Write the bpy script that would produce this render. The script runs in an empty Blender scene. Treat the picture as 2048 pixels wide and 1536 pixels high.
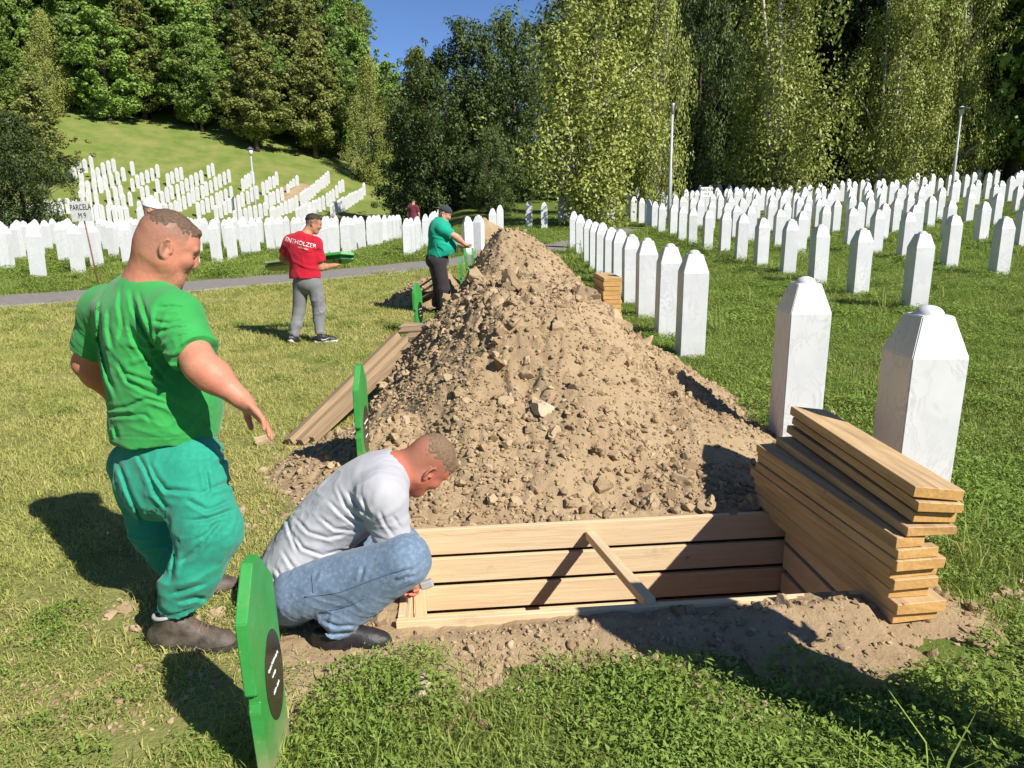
import bpy, bmesh, math, random
import numpy as np
from mathutils import Vector, Matrix
from mathutils.bvhtree import BVHTree

# ------------------------------------------------------------------ camera, sky, sun, exposure
scene = bpy.context.scene
CAM_H = 1.65
PITCH = math.radians(13.4)
ROLL = math.radians(0.85)
FPX = 1420.0                                  # focal length in pixels of a 2048 wide frame
fwd = Vector((0, math.cos(PITCH), -math.sin(PITCH)))
_r0 = Vector((1, 0, 0)); _u0 = _r0.cross(fwd)
rgt = _r0 * math.cos(ROLL) - _u0 * math.sin(ROLL)
upv = _r0 * math.sin(ROLL) + _u0 * math.cos(ROLL)
cam_data = bpy.data.cameras.new("camera")
cam_data.sensor_width = 36.0
cam_data.lens = 36.0 * FPX / 2048.0
cam_data.clip_start = 0.05
cam_data.clip_end = 2000.0
camera = bpy.data.objects.new("camera", cam_data)
scene.collection.objects.link(camera)
camera.matrix_world = Matrix(((rgt.x, upv.x, -fwd.x, 0), (rgt.y, upv.y, -fwd.y, 0), (rgt.z, upv.z, -fwd.z, CAM_H), (0, 0, 0, 1)))
scene.camera = camera

SUN_AZ = math.radians(133.0)                  # clockwise from +Y: behind the camera, to the right
SUN_EL = math.radians(41.0)
sun_vec = Vector((math.sin(SUN_AZ) * math.cos(SUN_EL), math.cos(SUN_AZ) * math.cos(SUN_EL), math.sin(SUN_EL)))
world = bpy.data.worlds.new("World")
scene.world = world
world.use_nodes = True
wn = world.node_tree
for n in list(wn.nodes): wn.nodes.remove(n)
sky_node = wn.nodes.new("ShaderNodeTexSky")
sky_node.sky_type = 'NISHITA'
sky_node.sun_disc = False
sky_node.sun_elevation = SUN_EL
sky_node.sun_rotation = SUN_AZ
sky_node.altitude = 1500.0
sky_node.air_density = 0.62
sky_node.dust_density = 0.0
sky_node.ozone_density = 6.0
bg = wn.nodes.new("ShaderNodeBackground")
bg.inputs[1].default_value = 0.112
wo = wn.nodes.new("ShaderNodeOutputWorld")
wn.links.new(sky_node.outputs[0], bg.inputs[0]); wn.links.new(bg.outputs[0], wo.inputs[0])
sun_data = bpy.data.lights.new("sun", 'SUN')
sun_data.energy = 5.0
sun_data.angle = math.radians(0.53)
sun_data.color = (1.0, 0.955, 0.87)
sun = bpy.data.objects.new("sun", sun_data)
scene.collection.objects.link(sun)
sun.rotation_euler = (-sun_vec).to_track_quat('-Z', 'Y').to_euler()
scene.view_settings.view_transform = 'Standard'
scene.view_settings.look = 'None'
scene.view_settings.gamma = 1.0
scene.view_settings.use_curve_mapping = False
scene.view_settings.exposure = 0.58
scene.render.engine = 'CYCLES'
scene.cycles.use_denoising = True
scene.cycles.max_bounces = 6
scene.cycles.diffuse_bounces = 3
scene.cycles.transparent_max_bounces = 4

# ------------------------------------------------------------------ helpers
R = np.random.default_rng(7)
random.seed(5)
COL = scene.collection

def smooth(a, b, x):
    t = np.clip((x - a) / (b - a), 0.0, 1.0)
    return t * t * (3 - 2 * t)

def terrain(x, y):
    """height of the cemetery ground (numpy or float)"""
    x = np.asarray(x, float); y = np.asarray(y, float)
    d = np.sqrt(x * x + y * y)
    az = np.degrees(np.arctan2(x, np.maximum(y, 0.01)))
    base = np.where(d < 47, 0.00096 * d * d, 2.12 + 0.09 * (d - 47))
    prof = np.interp(d, [0, 5, 10, 15, 20, 26, 32, 38, 45, 52, 60, 68, 75, 83, 90, 400], [0, 0.024, 0.096, 0.216, 0.38, 0.47, 0.52, 0.58, 0.66, 0.92, 1.8, 4.3, 7.2, 10.6, 12.4, 80])
    fac = np.interp(-az, [4, 9, 11, 15, 20, 29, 60], [0.35, 0.5, 0.66, 0.85, 1.0, 1.07, 1.07])
    left = np.minimum(prof, 0.62) + (prof - np.minimum(prof, 0.62)) * fac
    bl = smooth(-3.0, -8.0, az)
    w = 0.06 + 0.50 * smooth(-6.0, -15.0, az) + 0.16 * smooth(5, 20, az)
    wood = w * np.clip(d - 86, 0.0, 46.0) * (y > 0)
    return base * (1 - bl) + left * bl + np.minimum(wood, 60.0)

def th(x, y): return float(terrain(x, y))

def pixray(u, v):
    d = fwd * FPX + rgt * (u - 1024.0) + upv * (768.0 - v)
    return d.normalized()

def at(u, v, y):
    """the point seen at photo position (u, v) that lies y metres in front of the camera"""
    d = pixray(u, v)
    return Vector((0, 0, CAM_H)) + d * (y / d.y)

def ground_at(u, v):
    d = pixray(u, v); t = 0.5
    while t < 260:
        p = Vector((0, 0, CAM_H)) + d * t
        if p.z < th(p.x, p.y): break
        t += max(0.01, t * 0.004)
    return p

def mesh_np(name, V, F):
    """mesh from a vertex array and a list of face arrays (each n x k)"""
    me = bpy.data.meshes.new(name)
    V = np.asarray(V, np.float32).reshape(-1, 3)
    if not isinstance(F, (list, tuple)): F = [F]
    F = [np.asarray(f, np.int32) for f in F if len(f)]
    loops = np.concatenate([f.ravel() for f in F])
    sizes = np.concatenate([np.full(len(f), f.shape[1], np.int32) for f in F])
    starts = np.concatenate([[0], np.cumsum(sizes)[:-1]]).astype(np.int32)
    me.vertices.add(len(V)); me.vertices.foreach_set("co", V.ravel())
    me.loops.add(len(loops)); me.loops.foreach_set("vertex_index", loops)
    me.polygons.add(len(sizes)); me.polygons.foreach_set("loop_start", starts)
    me.update(calc_edges=True)
    return me

def set_smooth(me, on=True):
    me.polygons.foreach_set("use_smooth", np.full(len(me.polygons), on)); me.update()

def vattr(me, name, vals, kind='FLOAT'):
    a = me.attributes.new(name, kind, 'POINT')
    if kind == 'FLOAT': a.data.foreach_set("value", np.asarray(vals, np.float32))
    elif kind == 'INT': a.data.foreach_set("value", np.asarray(vals, np.int32))
    else: a.data.foreach_set("vector", np.asarray(vals, np.float32).ravel())

def obj(name, me, mat=None, parent=None, loc=None, rot=None):
    o = bpy.data.objects.new(name, me)
    if mat is not None and me is not None and not me.materials: me.materials.append(mat)
    COL.objects.link(o)
    if loc is not None: o.location = loc
    if rot is not None: o.rotation_euler = rot
    if parent is not None: o.parent = parent
    return o

def tag(o, label=None, category=None, group=None, kind=None):
    if label: o["label"] = label
    if category: o["category"] = category
    if group: o["group"] = group
    if kind: o["kind"] = kind
    return o

def empty(name, loc=(0, 0, 0), rz=0.0):
    o = bpy.data.objects.new(name, None); COL.objects.link(o)
    o.location = loc; o.rotation_euler = (0, 0, rz); o.empty_display_size = 0.1
    return o

def box_mesh(name, sx, sy, sz, bevel=0.003, jitter=0.0, seed=0, segs=1):
    bm = bmesh.new()
    bmesh.ops.create_cube(bm, size=1.0)
    rr = random.Random(seed)
    for v in bm.verts:
        v.co = Vector((v.co.x * sx, v.co.y * sy, v.co.z * sz))
        if jitter: v.co += Vector((rr.uniform(-1, 1), rr.uniform(-1, 1), rr.uniform(-1, 1))) * jitter
    if bevel: bmesh.ops.bevel(bm, geom=bm.edges[:], offset=bevel, segments=segs, affect='EDGES')
    me = bpy.data.meshes.new(name); bm.to_mesh(me); bm.free()
    return me

def prism_mesh(name, pts, thick, bevel=0.0):
    """outline pts (a, b) extruded along local x by thick: a -> y, b -> z"""
    bm = bmesh.new()
    f = bm.faces.new([bm.verts.new((0, a, b)) for a, b in pts])
    r = bmesh.ops.extrude_face_region(bm, geom=[f])
    for v in r['geom']:
        if isinstance(v, bmesh.types.BMVert): v.co.x += thick
    bmesh.ops.recalc_face_normals(bm, faces=bm.faces[:])
    if bevel: bmesh.ops.bevel(bm, geom=bm.edges[:], offset=bevel, segments=2, affect='EDGES')
    me = bpy.data.meshes.new(name); bm.to_mesh(me); bm.free()
    return me

def tube(points, radii, n=8, cap=True):
    """verts, quads of a tube along a polyline"""
    P = [Vector(p) for p in points]; V = []; F = []
    prev = None
    for i, p in enumerate(P):
        d = (P[min(i + 1, len(P) - 1)] - P[max(i - 1, 0)]).normalized()
        if prev is None:
            a = d.orthogonal().normalized()
        else:
            a = (prev - d * prev.dot(d)).normalized()
        prev = a; b = d.cross(a)
        for k in range(n):
            t = 2 * math.pi * k / n
            V.append(p + (a * math.cos(t) + b * math.sin(t)) * radii[i])
    for i in range(len(P) - 1):
        for k in range(n):
            F.append((i * n + k, i * n + (k + 1) % n, (i + 1) * n + (k + 1) % n, (i + 1) * n + k))
    V = [tuple(v) for v in V]
    if cap:
        V.append(tuple(P[0])); V.append(tuple(P[-1])); c0, c1 = len(V) - 2, len(V) - 1
        e = (len(P) - 1) * n
        for k in range(n):
            F.append((c0, (k + 1) % n, k, k)); F.append((c1, e + k, e + (k + 1) % n, e + (k + 1) % n))
    return V, F

def tube_mesh(name, points, radii, n=8):
    V, F = tube(points, radii, n)
    me = bpy.data.meshes.new(name)
    me.from_pydata(V, [], [tuple(dict.fromkeys(f)) for f in F]); set_smooth(me)
    return me

# value noise --------------------------------------------------------------
def _hash(ix, iy, iz, seed):
    h = (ix.astype(np.uint32) * np.uint32(374761393)) ^ (iy.astype(np.uint32) * np.uint32(668265263)) ^ (iz.astype(np.uint32) * np.uint32(2147483647 - 58)) ^ np.uint32((seed * 974711 + 13) & 0xffffffff)
    h = (h ^ (h >> np.uint32(13))) * np.uint32(1274126177)
    h = (h ^ (h >> np.uint32(16))) * np.uint32(2246822519)
    h = h ^ (h >> np.uint32(15))
    return h.astype(np.float32) / np.float32(4294967295.0)

def noise(P, seed=0):
    """smooth value noise in -1..1, P is n x 3"""
    P = np.asarray(P, np.float32)
    I = np.floor(P); f = P - I; f = f * f * f * (f * (f * 6 - 15) + 10)
    I = I.astype(np.int64) & 0xffffffff
    x, y, z = I[:, 0], I[:, 1], I[:, 2]
    fx, fy, fz = f[:, 0], f[:, 1], f[:, 2]
    def h(a, b, c): return _hash((x + a) & 0xffffffff, (y + b) & 0xffffffff, (z + c) & 0xffffffff, seed)
    c00 = h(0, 0, 0) * (1 - fx) + h(1, 0, 0) * fx; c10 = h(0, 1, 0) * (1 - fx) + h(1, 1, 0) * fx
    c01 = h(0, 0, 1) * (1 - fx) + h(1, 0, 1) * fx; c11 = h(0, 1, 1) * (1 - fx) + h(1, 1, 1) * fx
    return ((c00 * (1 - fy) + c10 * fy) * (1 - fz) + (c01 * (1 - fy) + c11 * fy) * fz) * 2 - 1

def noise2(x, y, s, seed=0):
    x = np.asarray(x, float).ravel(); y = np.asarray(y, float).ravel()
    return noise(np.stack([x / s, y / s, np.full_like(x, 0.37)], 1), seed)

# materials ----------------------------------------------------------------
class NT:
    def __init__(s, name):
        s.m = bpy.data.materials.new(name); s.m.use_nodes = True
        s.t = s.m.node_tree
        for n in list(s.t.nodes): s.t.nodes.remove(n)
        s.out = s.t.nodes.new("ShaderNodeOutputMaterial")
    def n(s, kind, **kw):
        nd = s.t.nodes.new(kind)
        for k, v in kw.items():
            if k.startswith("_"): setattr(nd, k[1:], v)
        return nd
    def l(s, a, b): s.t.links.new(a, b)
    def set(s, sock, v):
        if hasattr(v, "is_output"): s.l(v, sock)
        elif v is not None: sock.default_value = v
    def noise(s, vec=None, scale=5, detail=3, rough=0.5, dist=0.0):
        nd = s.n("ShaderNodeTexNoise"); nd.inputs["Scale"].default_value = scale
        nd.inputs["Detail"].default_value = detail; nd.inputs["Roughness"].default_value = rough
        nd.inputs["Distortion"].default_value = dist
        if vec is not None: s.l(vec, nd.inputs["Vector"])
        return nd.outputs["Fac"]
    def ramp(s, fac, stops):
        nd = s.n("ShaderNodeValToRGB"); cr = nd.color_ramp
        while len(cr.elements) < len(stops): cr.elements.new(0.5)
        for e, (p, c) in zip(cr.elements, stops):
            e.position = p; e.color = (*c, 1) if len(c) == 3 else c
        s.l(fac, nd.inputs[0]); return nd.outputs[0]
    def mix(s, fac, a, b, blend='MIX'):
        nd = s.n("ShaderNodeMix"); nd.data_type = 'RGBA'; nd.blend_type = blend
        s.set(nd.inputs[0], fac); 
        for sk, v in ((nd.inputs[6], a), (nd.inputs[7], b)):
            s.set(sk, (*v, 1) if isinstance(v, tuple) and len(v) == 3 else v)
        return nd.outputs[2]
    def math(s, op, a, b=None, clamp=False):
        nd = s.n("ShaderNodeMath"); nd.operation = op; nd.use_clamp = clamp
        s.set(nd.inputs[0], a)
        if b is not None: s.set(nd.inputs[1], b)
        return nd.outputs[0]
    def mapr(s, v, a, b, c=0.0, d=1.0):
        nd = s.n("ShaderNodeMapRange"); s.l(v, nd.inputs[0])
        for i, q in enumerate((a, b, c, d)): nd.inputs[i + 1].default_value = q
        return nd.outputs[0]
    def coord(s, which="Object"): return s.n("ShaderNodeTexCoord").outputs[which]
    def pos(s): return s.n("ShaderNodeNewGeometry").outputs["Position"]
    def rand(s): return s.n("ShaderNodeObjectInfo").outputs["Random"]
    def attr(s, name):
        nd = s.n("ShaderNodeAttribute"); nd.attribute_name = name; return nd.outputs["Fac"]
    def mapping(s, vec, scale=(1, 1, 1), loc=(0, 0, 0), rot=(0, 0, 0)):
        nd = s.n("ShaderNodeMapping"); s.l(vec, nd.inputs[0])
        s.set(nd.inputs["Scale"], scale); s.set(nd.inputs["Location"], loc); s.set(nd.inputs["Rotation"], rot)
        return nd.outputs[0]
    def bump(s, h, strength=0.3, dist=0.01, normal=None):
        nd = s.n("ShaderNodeBump"); nd.inputs["Strength"].default_value = strength; nd.inputs["Distance"].default_value = dist
        s.l(h, nd.inputs["Height"])
        if normal is not None: s.l(normal, nd.inputs["Normal"])
        return nd.outputs[0]
    def bsdf(s, color, rough=0.8, normal=None, spec=0.3, sss=0.0, transl=None, sheen=0.0):
        b = s.n("ShaderNodeBsdfPrincipled")
        s.set(b.inputs["Base Color"], (*color, 1) if isinstance(color, tuple) and len(color) == 3 else color)
        s.set(b.inputs["Roughness"], rough); b.inputs["Specular IOR Level"].default_value = spec
        if normal is not None: s.l(normal, b.inputs["Normal"])
        if sss:
            b.inputs["Subsurface Weight"].default_value = sss
            b.inputs["Subsurface Radius"].default_value = (0.012, 0.004, 0.002); b.inputs["Subsurface Scale"].default_value = 1.0
        if sheen: b.inputs["Sheen Weight"].default_value = sheen
        o = b.outputs[0]
        if transl:
            t = s.n("ShaderNodeBsdfTranslucent"); s.set(t.inputs[0], color if not isinstance(color, tuple) else (*color, 1))
            mx = s.n("ShaderNodeMixShader"); mx.inputs[0].default_value = transl
            s.l(o, mx.inputs[1]); s.l(t.outputs[0], mx.inputs[2]); o = mx.outputs[0]
        s.l(o, s.out.inputs[0]); return s.m

M = {}
def plain(name, col, rough=0.6, spec=0.3, var=0.12, scale=20, bump=0.0):
    t = NT(name); c = t.coord()
    n = t.noise(c, scale, 4)
    lo = tuple(x * (1 - var) for x in col); hi = tuple(min(1, x * (1 + var)) for x in col)
    cc = t.ramp(n, [(0.3, lo), (0.7, hi)])
    nm = t.bump(t.noise(c, scale * 4, 3), bump, 0.004) if bump else None
    M[name] = t.bsdf(cc, rough, nm, spec); return M[name]

# soil
t = NT("soil"); p = t.pos()
n1 = t.noise(p, 1.6, 5, 0.6); n2 = t.noise(p, 14, 5, 0.65); n3 = t.noise(p, 70, 4, 0.6)
c = t.mix(t.mapr(n1, 0.3, 0.7), (0.275, 0.192, 0.108), (0.38, 0.275, 0.163))
c = t.mix(t.mapr(n2, 0.35, 0.75, 0, 0.6), c, (0.38, 0.285, 0.175))
c = t.mix(t.mapr(n3, 0.55, 0.8, 0, 0.5), c, (0.19, 0.125, 0.07))
M["soil"] = t.bsdf(c, 0.95, t.bump(t.math('ADD', n3, n2), 0.55, 0.012), 0.1)
t = NT("clod"); p = t.pos(); rd = t.rand()
n2 = t.noise(p, 24, 5, 0.65)
c = t.mix(rd, (0.25, 0.175, 0.098), (0.46, 0.345, 0.215))
c = t.mix(t.mapr(n2, 0.4, 0.8, 0, 0.5), c, (0.20, 0.135, 0.075))
M["clod"] = t.bsdf(c, 0.95, t.bump(n2, 0.5, 0.01), 0.1)
t = NT("pale_rock"); p = t.pos(); n2 = t.noise(p, 18, 5, 0.65)
M["pale_rock"] = t.bsdf(t.mix(n2, (0.30, 0.22, 0.13), (0.62, 0.52, 0.38)), 0.85, t.bump(n2, 0.5, 0.01), 0.2)
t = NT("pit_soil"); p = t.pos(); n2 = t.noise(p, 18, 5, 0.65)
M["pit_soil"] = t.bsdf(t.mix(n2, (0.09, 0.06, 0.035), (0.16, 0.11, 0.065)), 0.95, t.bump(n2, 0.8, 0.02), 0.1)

# ground under the grass
t = NT("turf"); p = t.pos()
sx = t.n("ShaderNodeSeparateXYZ"); t.l(p, sx.inputs[0])
n1 = t.noise(p, 0.55, 5, 0.6); n2 = t.noise(p, 5.0, 5, 0.65); n3 = t.noise(p, 45, 4, 0.7)
dryside = t.mapr(sx.outputs[0], 0.6, -1.6)                       # the mown lawn left of the graves is drier
dd = t.n("ShaderNodeVectorMath", _operation='LENGTH'); t.l(p, dd.inputs[0])
dist_ = dd.outputs["Value"]
farfac = t.mapr(dist_, 13, 18)
dryf = t.math('MULTIPLY', dryside, t.math('SUBTRACT', 1.0, t.math('MULTIPLY', farfac, 0.75)))
green = t.mix(n2, (0.085, 0.125, 0.022), (0.16, 0.21, 0.045))
dry = t.mix(n2, (0.22, 0.22, 0.065), (0.38, 0.34, 0.13))
c = t.mix(t.math('MULTIPLY', dryf, t.mapr(n1, 0.3, 0.65, 0.45, 1.0)), green, dry)
hillf = t.mapr(dist_, 50, 70)
hillc = t.mix(t.mapr(n1, 0.35, 0.7), (0.13, 0.19, 0.035), (0.25, 0.25, 0.08))
c = t.mix(hillf, c, hillc)
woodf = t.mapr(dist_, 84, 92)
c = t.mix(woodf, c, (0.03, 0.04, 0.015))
c = t.mix(t.mapr(n3, 0.45, 0.8, 0, 0.45), c, (0.05, 0.065, 0.02))
M["turf"] = t.bsdf(c, 0.95, t.bump(n3, 0.6, 0.03), 0.1)

def grass_mat(name, a, b, dryc, dryx):
    t = NT(name); p = t.pos(); sx = t.n("ShaderNodeSeparateXYZ"); t.l(p, sx.inputs[0])
    n1 = t.noise(p, 0.9, 4, 0.6); n2 = t.noise(p, 60, 2, 0.6)
    c = t.mix(t.rand(), a, b)
    c = t.mix(t.mapr(n2, 0.35, 0.7), c, b)
    f = t.math('MULTIPLY', t.mapr(n1, 0.33, 0.62, 0.25, 1.0), dryx)
    f = t.math('MULTIPLY', f, t.mapr(n2, 0.3, 0.55, 0.35, 1.0))
    c = t.mix(f, c, dryc)
    M[name] = t.bsdf(c, 0.55, None, 0.25, transl=0.28)
grass_mat("lawn_blade", (0.20, 0.27, 0.04), (0.36, 0.41, 0.085), (0.64, 0.54, 0.23), 0.7)
grass_mat("green_blade", (0.14, 0.22, 0.03), (0.28, 0.38, 0.065), (0.38, 0.32, 0.13), 0.35)
grass_mat("weed_leaf", (0.12, 0.215, 0.03), (0.25, 0.38, 0.065), (0.30, 0.29, 0.09), 0.35)

def leaf_mat(name, a, b, transl=0.2):
    t = NT(name); v = t.attr("var"); r_ = t.rand()
    c = t.mix(v, a, b)
    c = t.mix(t.math('MULTIPLY', r_, 0.35), c, tuple(min(1, x * 1.5 + 0.01) for x in b))
    M[name] = t.bsdf(c, 0.5, None, 0.3, transl=transl)
leaf_mat("birch_leaf", (0.15, 0.185, 0.034), (0.38, 0.41, 0.105))
leaf_mat("broad_leaf", (0.07, 0.125, 0.024), (0.19, 0.27, 0.055))
leaf_mat("linden_leaf", (0.09, 0.115, 0.024), (0.23, 0.245, 0.06))
leaf_mat("dark_leaf", (0.032, 0.058, 0.016), (0.10, 0.14, 0.038))
leaf_mat("bright_leaf", (0.10, 0.18, 0.028), (0.23, 0.34, 0.065))
leaf_mat("red_leaf", (0.16, 0.03, 0.02), (0.22, 0.06, 0.04))
t = NT("bark"); p = t.coord(); n1 = t.noise(t.mapping(p, (6, 6, 1.2)), 3, 5)
M["bark"] = t.bsdf(t.mix(n1, (0.05, 0.038, 0.028), (0.14, 0.11, 0.085)), 0.9, t.bump(n1, 0.6, 0.03), 0.1)
t = NT("birch_bark"); p = t.coord(); n1 = t.noise(t.mapping(p, (2, 2, 5)), 2.2, 4, 0.6)
M["birch_bark"] = t.bsdf(t.ramp(n1, [(0.36, (0.06, 0.05, 0.045)), (0.47, (0.5, 0.47, 0.42)), (0.8, (0.66, 0.62, 0.56))]), 0.8, None, 0.2)

# marble of the grave stones
t = NT("marble"); c0 = t.coord(); rd = t.rand()
mp = t.mapping(c0); 
cm = t.n("ShaderNodeCombineXYZ"); t.l(t.math('MULTIPLY', rd, 37.0), cm.inputs[0]); t.l(t.math('MULTIPLY', rd, 91.0), cm.inputs[2])
ad = t.n("ShaderNodeVectorMath", _operation='ADD'); t.l(c0, ad.inputs[0]); t.l(cm.outputs[0], ad.inputs[1])
q = ad.outputs[0]
v1 = t.noise(t.mapping(q, (2.2, 2.2, 1.2), rot=(0.3, 0.7, 0.2)), 2.6, 6, 0.62, 1.3)
vein = t.math('ABSOLUTE', t.math('SUBTRACT', v1, 0.5))
veinf = t.mapr(vein, 0.0, 0.035, 0.55, 0.0)
cloud = t.noise(q, 3.0, 5, 0.6)
c = t.mix(t.mapr(cloud, 0.3, 0.7), (0.60, 0.605, 0.615), (0.70, 0.695, 0.69))
c = t.mix(t.math('MULTIPLY', veinf, t.mapr(cloud, 0.35, 0.65)), c, (0.36, 0.37, 0.39))
sz = t.n("ShaderNodeSeparateXYZ"); t.l(c0, sz.inputs[0])
splash = t.math('MULTIPLY', t.mapr(sz.outputs[2], 0.22, 0.0), t.mapr(t.noise(q, 14, 4), 0.35, 0.7))
c = t.mix(t.math('MULTIPLY', splash, 0.55), c, (0.42, 0.36, 0.26))            # mud splashed up from the ground
M["marble"] = t.bsdf(c, t.mapr(cloud, 0, 1, 0.35, 0.55), None, 0.4)

# sawn timber: grain runs along local x
def wood_mat(name, lo, hi, dark):
    t = NT(name); c0 = t.coord(); rd = t.rand()
    cm = t.n("ShaderNodeCombineXYZ")
    for i, k in enumerate((17.0, 53.0, 29.0)): t.l(t.math('MULTIPLY', rd, k), cm.inputs[i])
    ad = t.n("ShaderNodeVectorMath", _operation='ADD'); t.l(c0, ad.inputs[0]); t.l(cm.outputs[0], ad.inputs[1]); q = ad.outputs[0]
    g = t.noise(t.mapping(q, (1.2, 22, 22)), 2.5, 5, 0.6, 0.6)
    g2 = t.noise(t.mapping(q, (0.6, 6, 6)), 2.0, 3, 0.5, 1.0)
    c = t.mix(t.mapr(g, 0.3, 0.72), lo, hi)
    c = t.mix(t.mapr(g2, 0.48, 0.75, 0, 0.65), c, dark)
    c = t.mix(t.math('MULTIPLY', rd, 0.45), c, tuple(x * 0.72 for x in hi))
    vo = t.n("ShaderNodeTexVoronoi"); vo.inputs["Scale"].default_value = 3.4; t.l(t.mapping(q, (0.7, 1.6, 1.6)), vo.inputs["Vector"])
    knot = t.mapr(vo.outputs["Distance"], 0.045, 0.02)
    c = t.mix(t.math('MULTIPLY', knot, 0.8), c, tuple(x * 0.35 for x in dark))
    sm = t.noise(q, 5, 5, 0.7)
    c = t.mix(t.mapr(sm, 0.6, 0.78, 0, 0.5), c, (0.30, 0.215, 0.13))          # smears of earth
    M[name] = t.bsdf(c, 0.75, t.bump(g, 0.4, 0.006), 0.2)
wood_mat("fresh_pine", (0.64, 0.45, 0.25), (0.80, 0.61, 0.39), (0.60, 0.40, 0.22))
wood_mat("stack_wood", (0.43, 0.28, 0.135), (0.64, 0.45, 0.25), (0.22, 0.135, 0.07))
wood_mat("end_grain", (0.50, 0.27, 0.085), (0.66, 0.40, 0.15), (0.44, 0.23, 0.07))
wood_mat("old_wood", (0.24, 0.165, 0.10), (0.42, 0.30, 0.18), (0.12, 0.085, 0.055))
t = NT("green_paint"); c0 = t.coord(); n1 = t.noise(c0, 9, 5, 0.6); n2 = t.noise(c0, 60, 3)
c = t.mix(t.mapr(n1, 0.35, 0.7), (0.035, 0.26, 0.045), (0.05, 0.33, 0.075))
c = t.mix(t.mapr(n2, 0.63, 0.72, 0, 0.5), c, (0.30, 0.40, 0.20))
n4 = t.noise(c0, 4, 5, 0.7)
c = t.mix(t.mapr(n4, 0.5, 0.75, 0, 0.45), c, (0.16, 0.33, 0.10))
szz = t.n('ShaderNodeSeparateXYZ'); t.l(c0, szz.inputs[0])
c = t.mix(t.math('MULTIPLY', t.mapr(szz.outputs[2], 0.22, 0.02), t.mapr(n1, 0.35, 0.6, 0.2, 0.9)), c, (0.36, 0.28, 0.16))
M["green_paint"] = t.bsdf(c, 0.38, t.bump(n1, 0.08, 0.004), 0.5)
plain("green_relief", (0.03, 0.22, 0.045), 0.5)
plain("plaque_black", (0.03, 0.022, 0.018), 0.25, 0.5)
plain("white_print", (0.75, 0.75, 0.72), 0.6)
plain("plaque_rim", (0.7, 0.7, 0.66), 0.4)
plain("sign_white", (0.72, 0.72, 0.69), 0.5)
plain("black_print", (0.02, 0.02, 0.02), 0.6)
plain("rust", (0.22, 0.10, 0.05), 0.85, 0.2, 0.4)
plain("galvanised", (0.42, 0.44, 0.46), 0.45, 0.5, 0.1)
plain("lamp_dark", (0.10, 0.105, 0.11), 0.5, 0.4)
plain("lamp_glass", (0.6, 0.62, 0.62), 0.2, 0.5)
t = NT("paving"); p = t.pos(); br = t.n("ShaderNodeTexBrick"); t.l(t.mapping(p, rot=(0, 0, 0.7)), br.inputs[0])
br.inputs["Scale"].default_value = 4.2; br.inputs["Mortar Size"].default_value = 0.022
br.inputs["Color1"].default_value = (0.23, 0.20, 0.185, 1); br.inputs["Color2"].default_value = (0.31, 0.275, 0.25, 1); br.inputs["Mortar"].default_value = (0.14, 0.13, 0.10, 1)
M["paving"] = t.bsdf(t.mix(t.noise(p, 9, 4), br.outputs[0], (0.2, 0.19, 0.17)), 0.9, t.bump(br.outputs[1], 0.3, 0.01), 0.15)
# ------------------------------------------------------------------ the setting: ground, path, pit, dug earth
GC = Vector((0.50, 3.07)); GA = math.radians(4.6)          # open grave: centre and turn
GL, GW = 1.05, 0.44                                         # half length, half width
_ca, _sa = math.cos(GA), math.sin(GA)
def g2w(s, t): return GC.x + s * _ca - t * _sa, GC.y + s * _sa + t * _ca
def w2g(x, y):
    dx = x - GC.x; dy = y - GC.y
    return dx * _ca + dy * _sa, -dx * _sa + dy * _ca
def gp(s, t, z):
    x, y = g2w(s, t); return Vector((x, y, z))

def lines(edge, far):
    L = [-edge, -edge / 2, 0, edge / 2, edge]; step = 0.25; v = edge
    while v < far:
        v += step; step = min(step * 1.07, 9.0); L += [v, -v]
    return np.array(sorted(L))
S_ = lines(GL, 330); T_ = lines(GW, 330)
SS, TT = np.meshgrid(S_, T_, indexing='ij')
GX = GC.x + SS * _ca - TT * _sa; GY = GC.y + SS * _sa + TT * _ca
GZ = terrain(GX, GY)
V = np.stack([GX, GY, GZ], -1).reshape(-1, 3)
ni, nj = SS.shape
I, J = np.meshgrid(np.arange(ni - 1), np.arange(nj - 1), indexing='ij')
sc_ = (S_[I] + S_[I + 1]) / 2; tc_ = (T_[J] + T_[J + 1]) / 2
keep = ~((np.abs(sc_) < GL) & (np.abs(tc_) < GW))
Q = np.stack([I * nj + J, (I + 1) * nj + J, (I + 1) * nj + J + 1, I * nj + J + 1], -1)[keep]
me = mesh_np("ground", V, Q); set_smooth(me)
ground = tag(obj("ground", me, M["turf"]), "grassy cemetery ground rising to a wooded hillside", None, None, "structure")

# paved path across the lawn
pts = [ground_at(u, v) for u, v in ((-260, 622), (0, 604), (200, 590), (450, 568), (700, 547), (860, 530), (1115, 496), (1262, 458))]
PATH = []
for i in range(len(pts) - 1):
    for k in range(8): PATH.append(pts[i].lerp(pts[i + 1], k / 8))
PATH.append(pts[-1])
PATH_XY = np.array([(p.x, p.y) for p in PATH])
HALF = 0.78
V = []; F = []
for i, p in enumerate(PATH):
    d = PATH[min(i + 1, len(PATH) - 1)] - PATH[max(i - 1, 0)]
    nrm = Vector((-d.y, d.x)).normalized()
    for o_ in (-HALF, HALF):
        x, y = p.x + nrm.x * o_, p.y + nrm.y * o_
        V.append((x, y, th(x, y) + 0.03))
    for o_ in (-HALF - 0.03, HALF + 0.03):
        x, y = p.x + nrm.x * o_, p.y + nrm.y * o_
        V.append((x, y, th(x, y) - 0.06))
    if i:
        a, b = (i - 1) * 4, i * 4
        F += [(a, a + 1, b + 1, b), (a + 2, a, b, b + 2), (a + 1, a + 3, b + 3, b + 1)]
me = bpy.data.meshes.new("path"); me.from_pydata(V, [], F)
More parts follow.
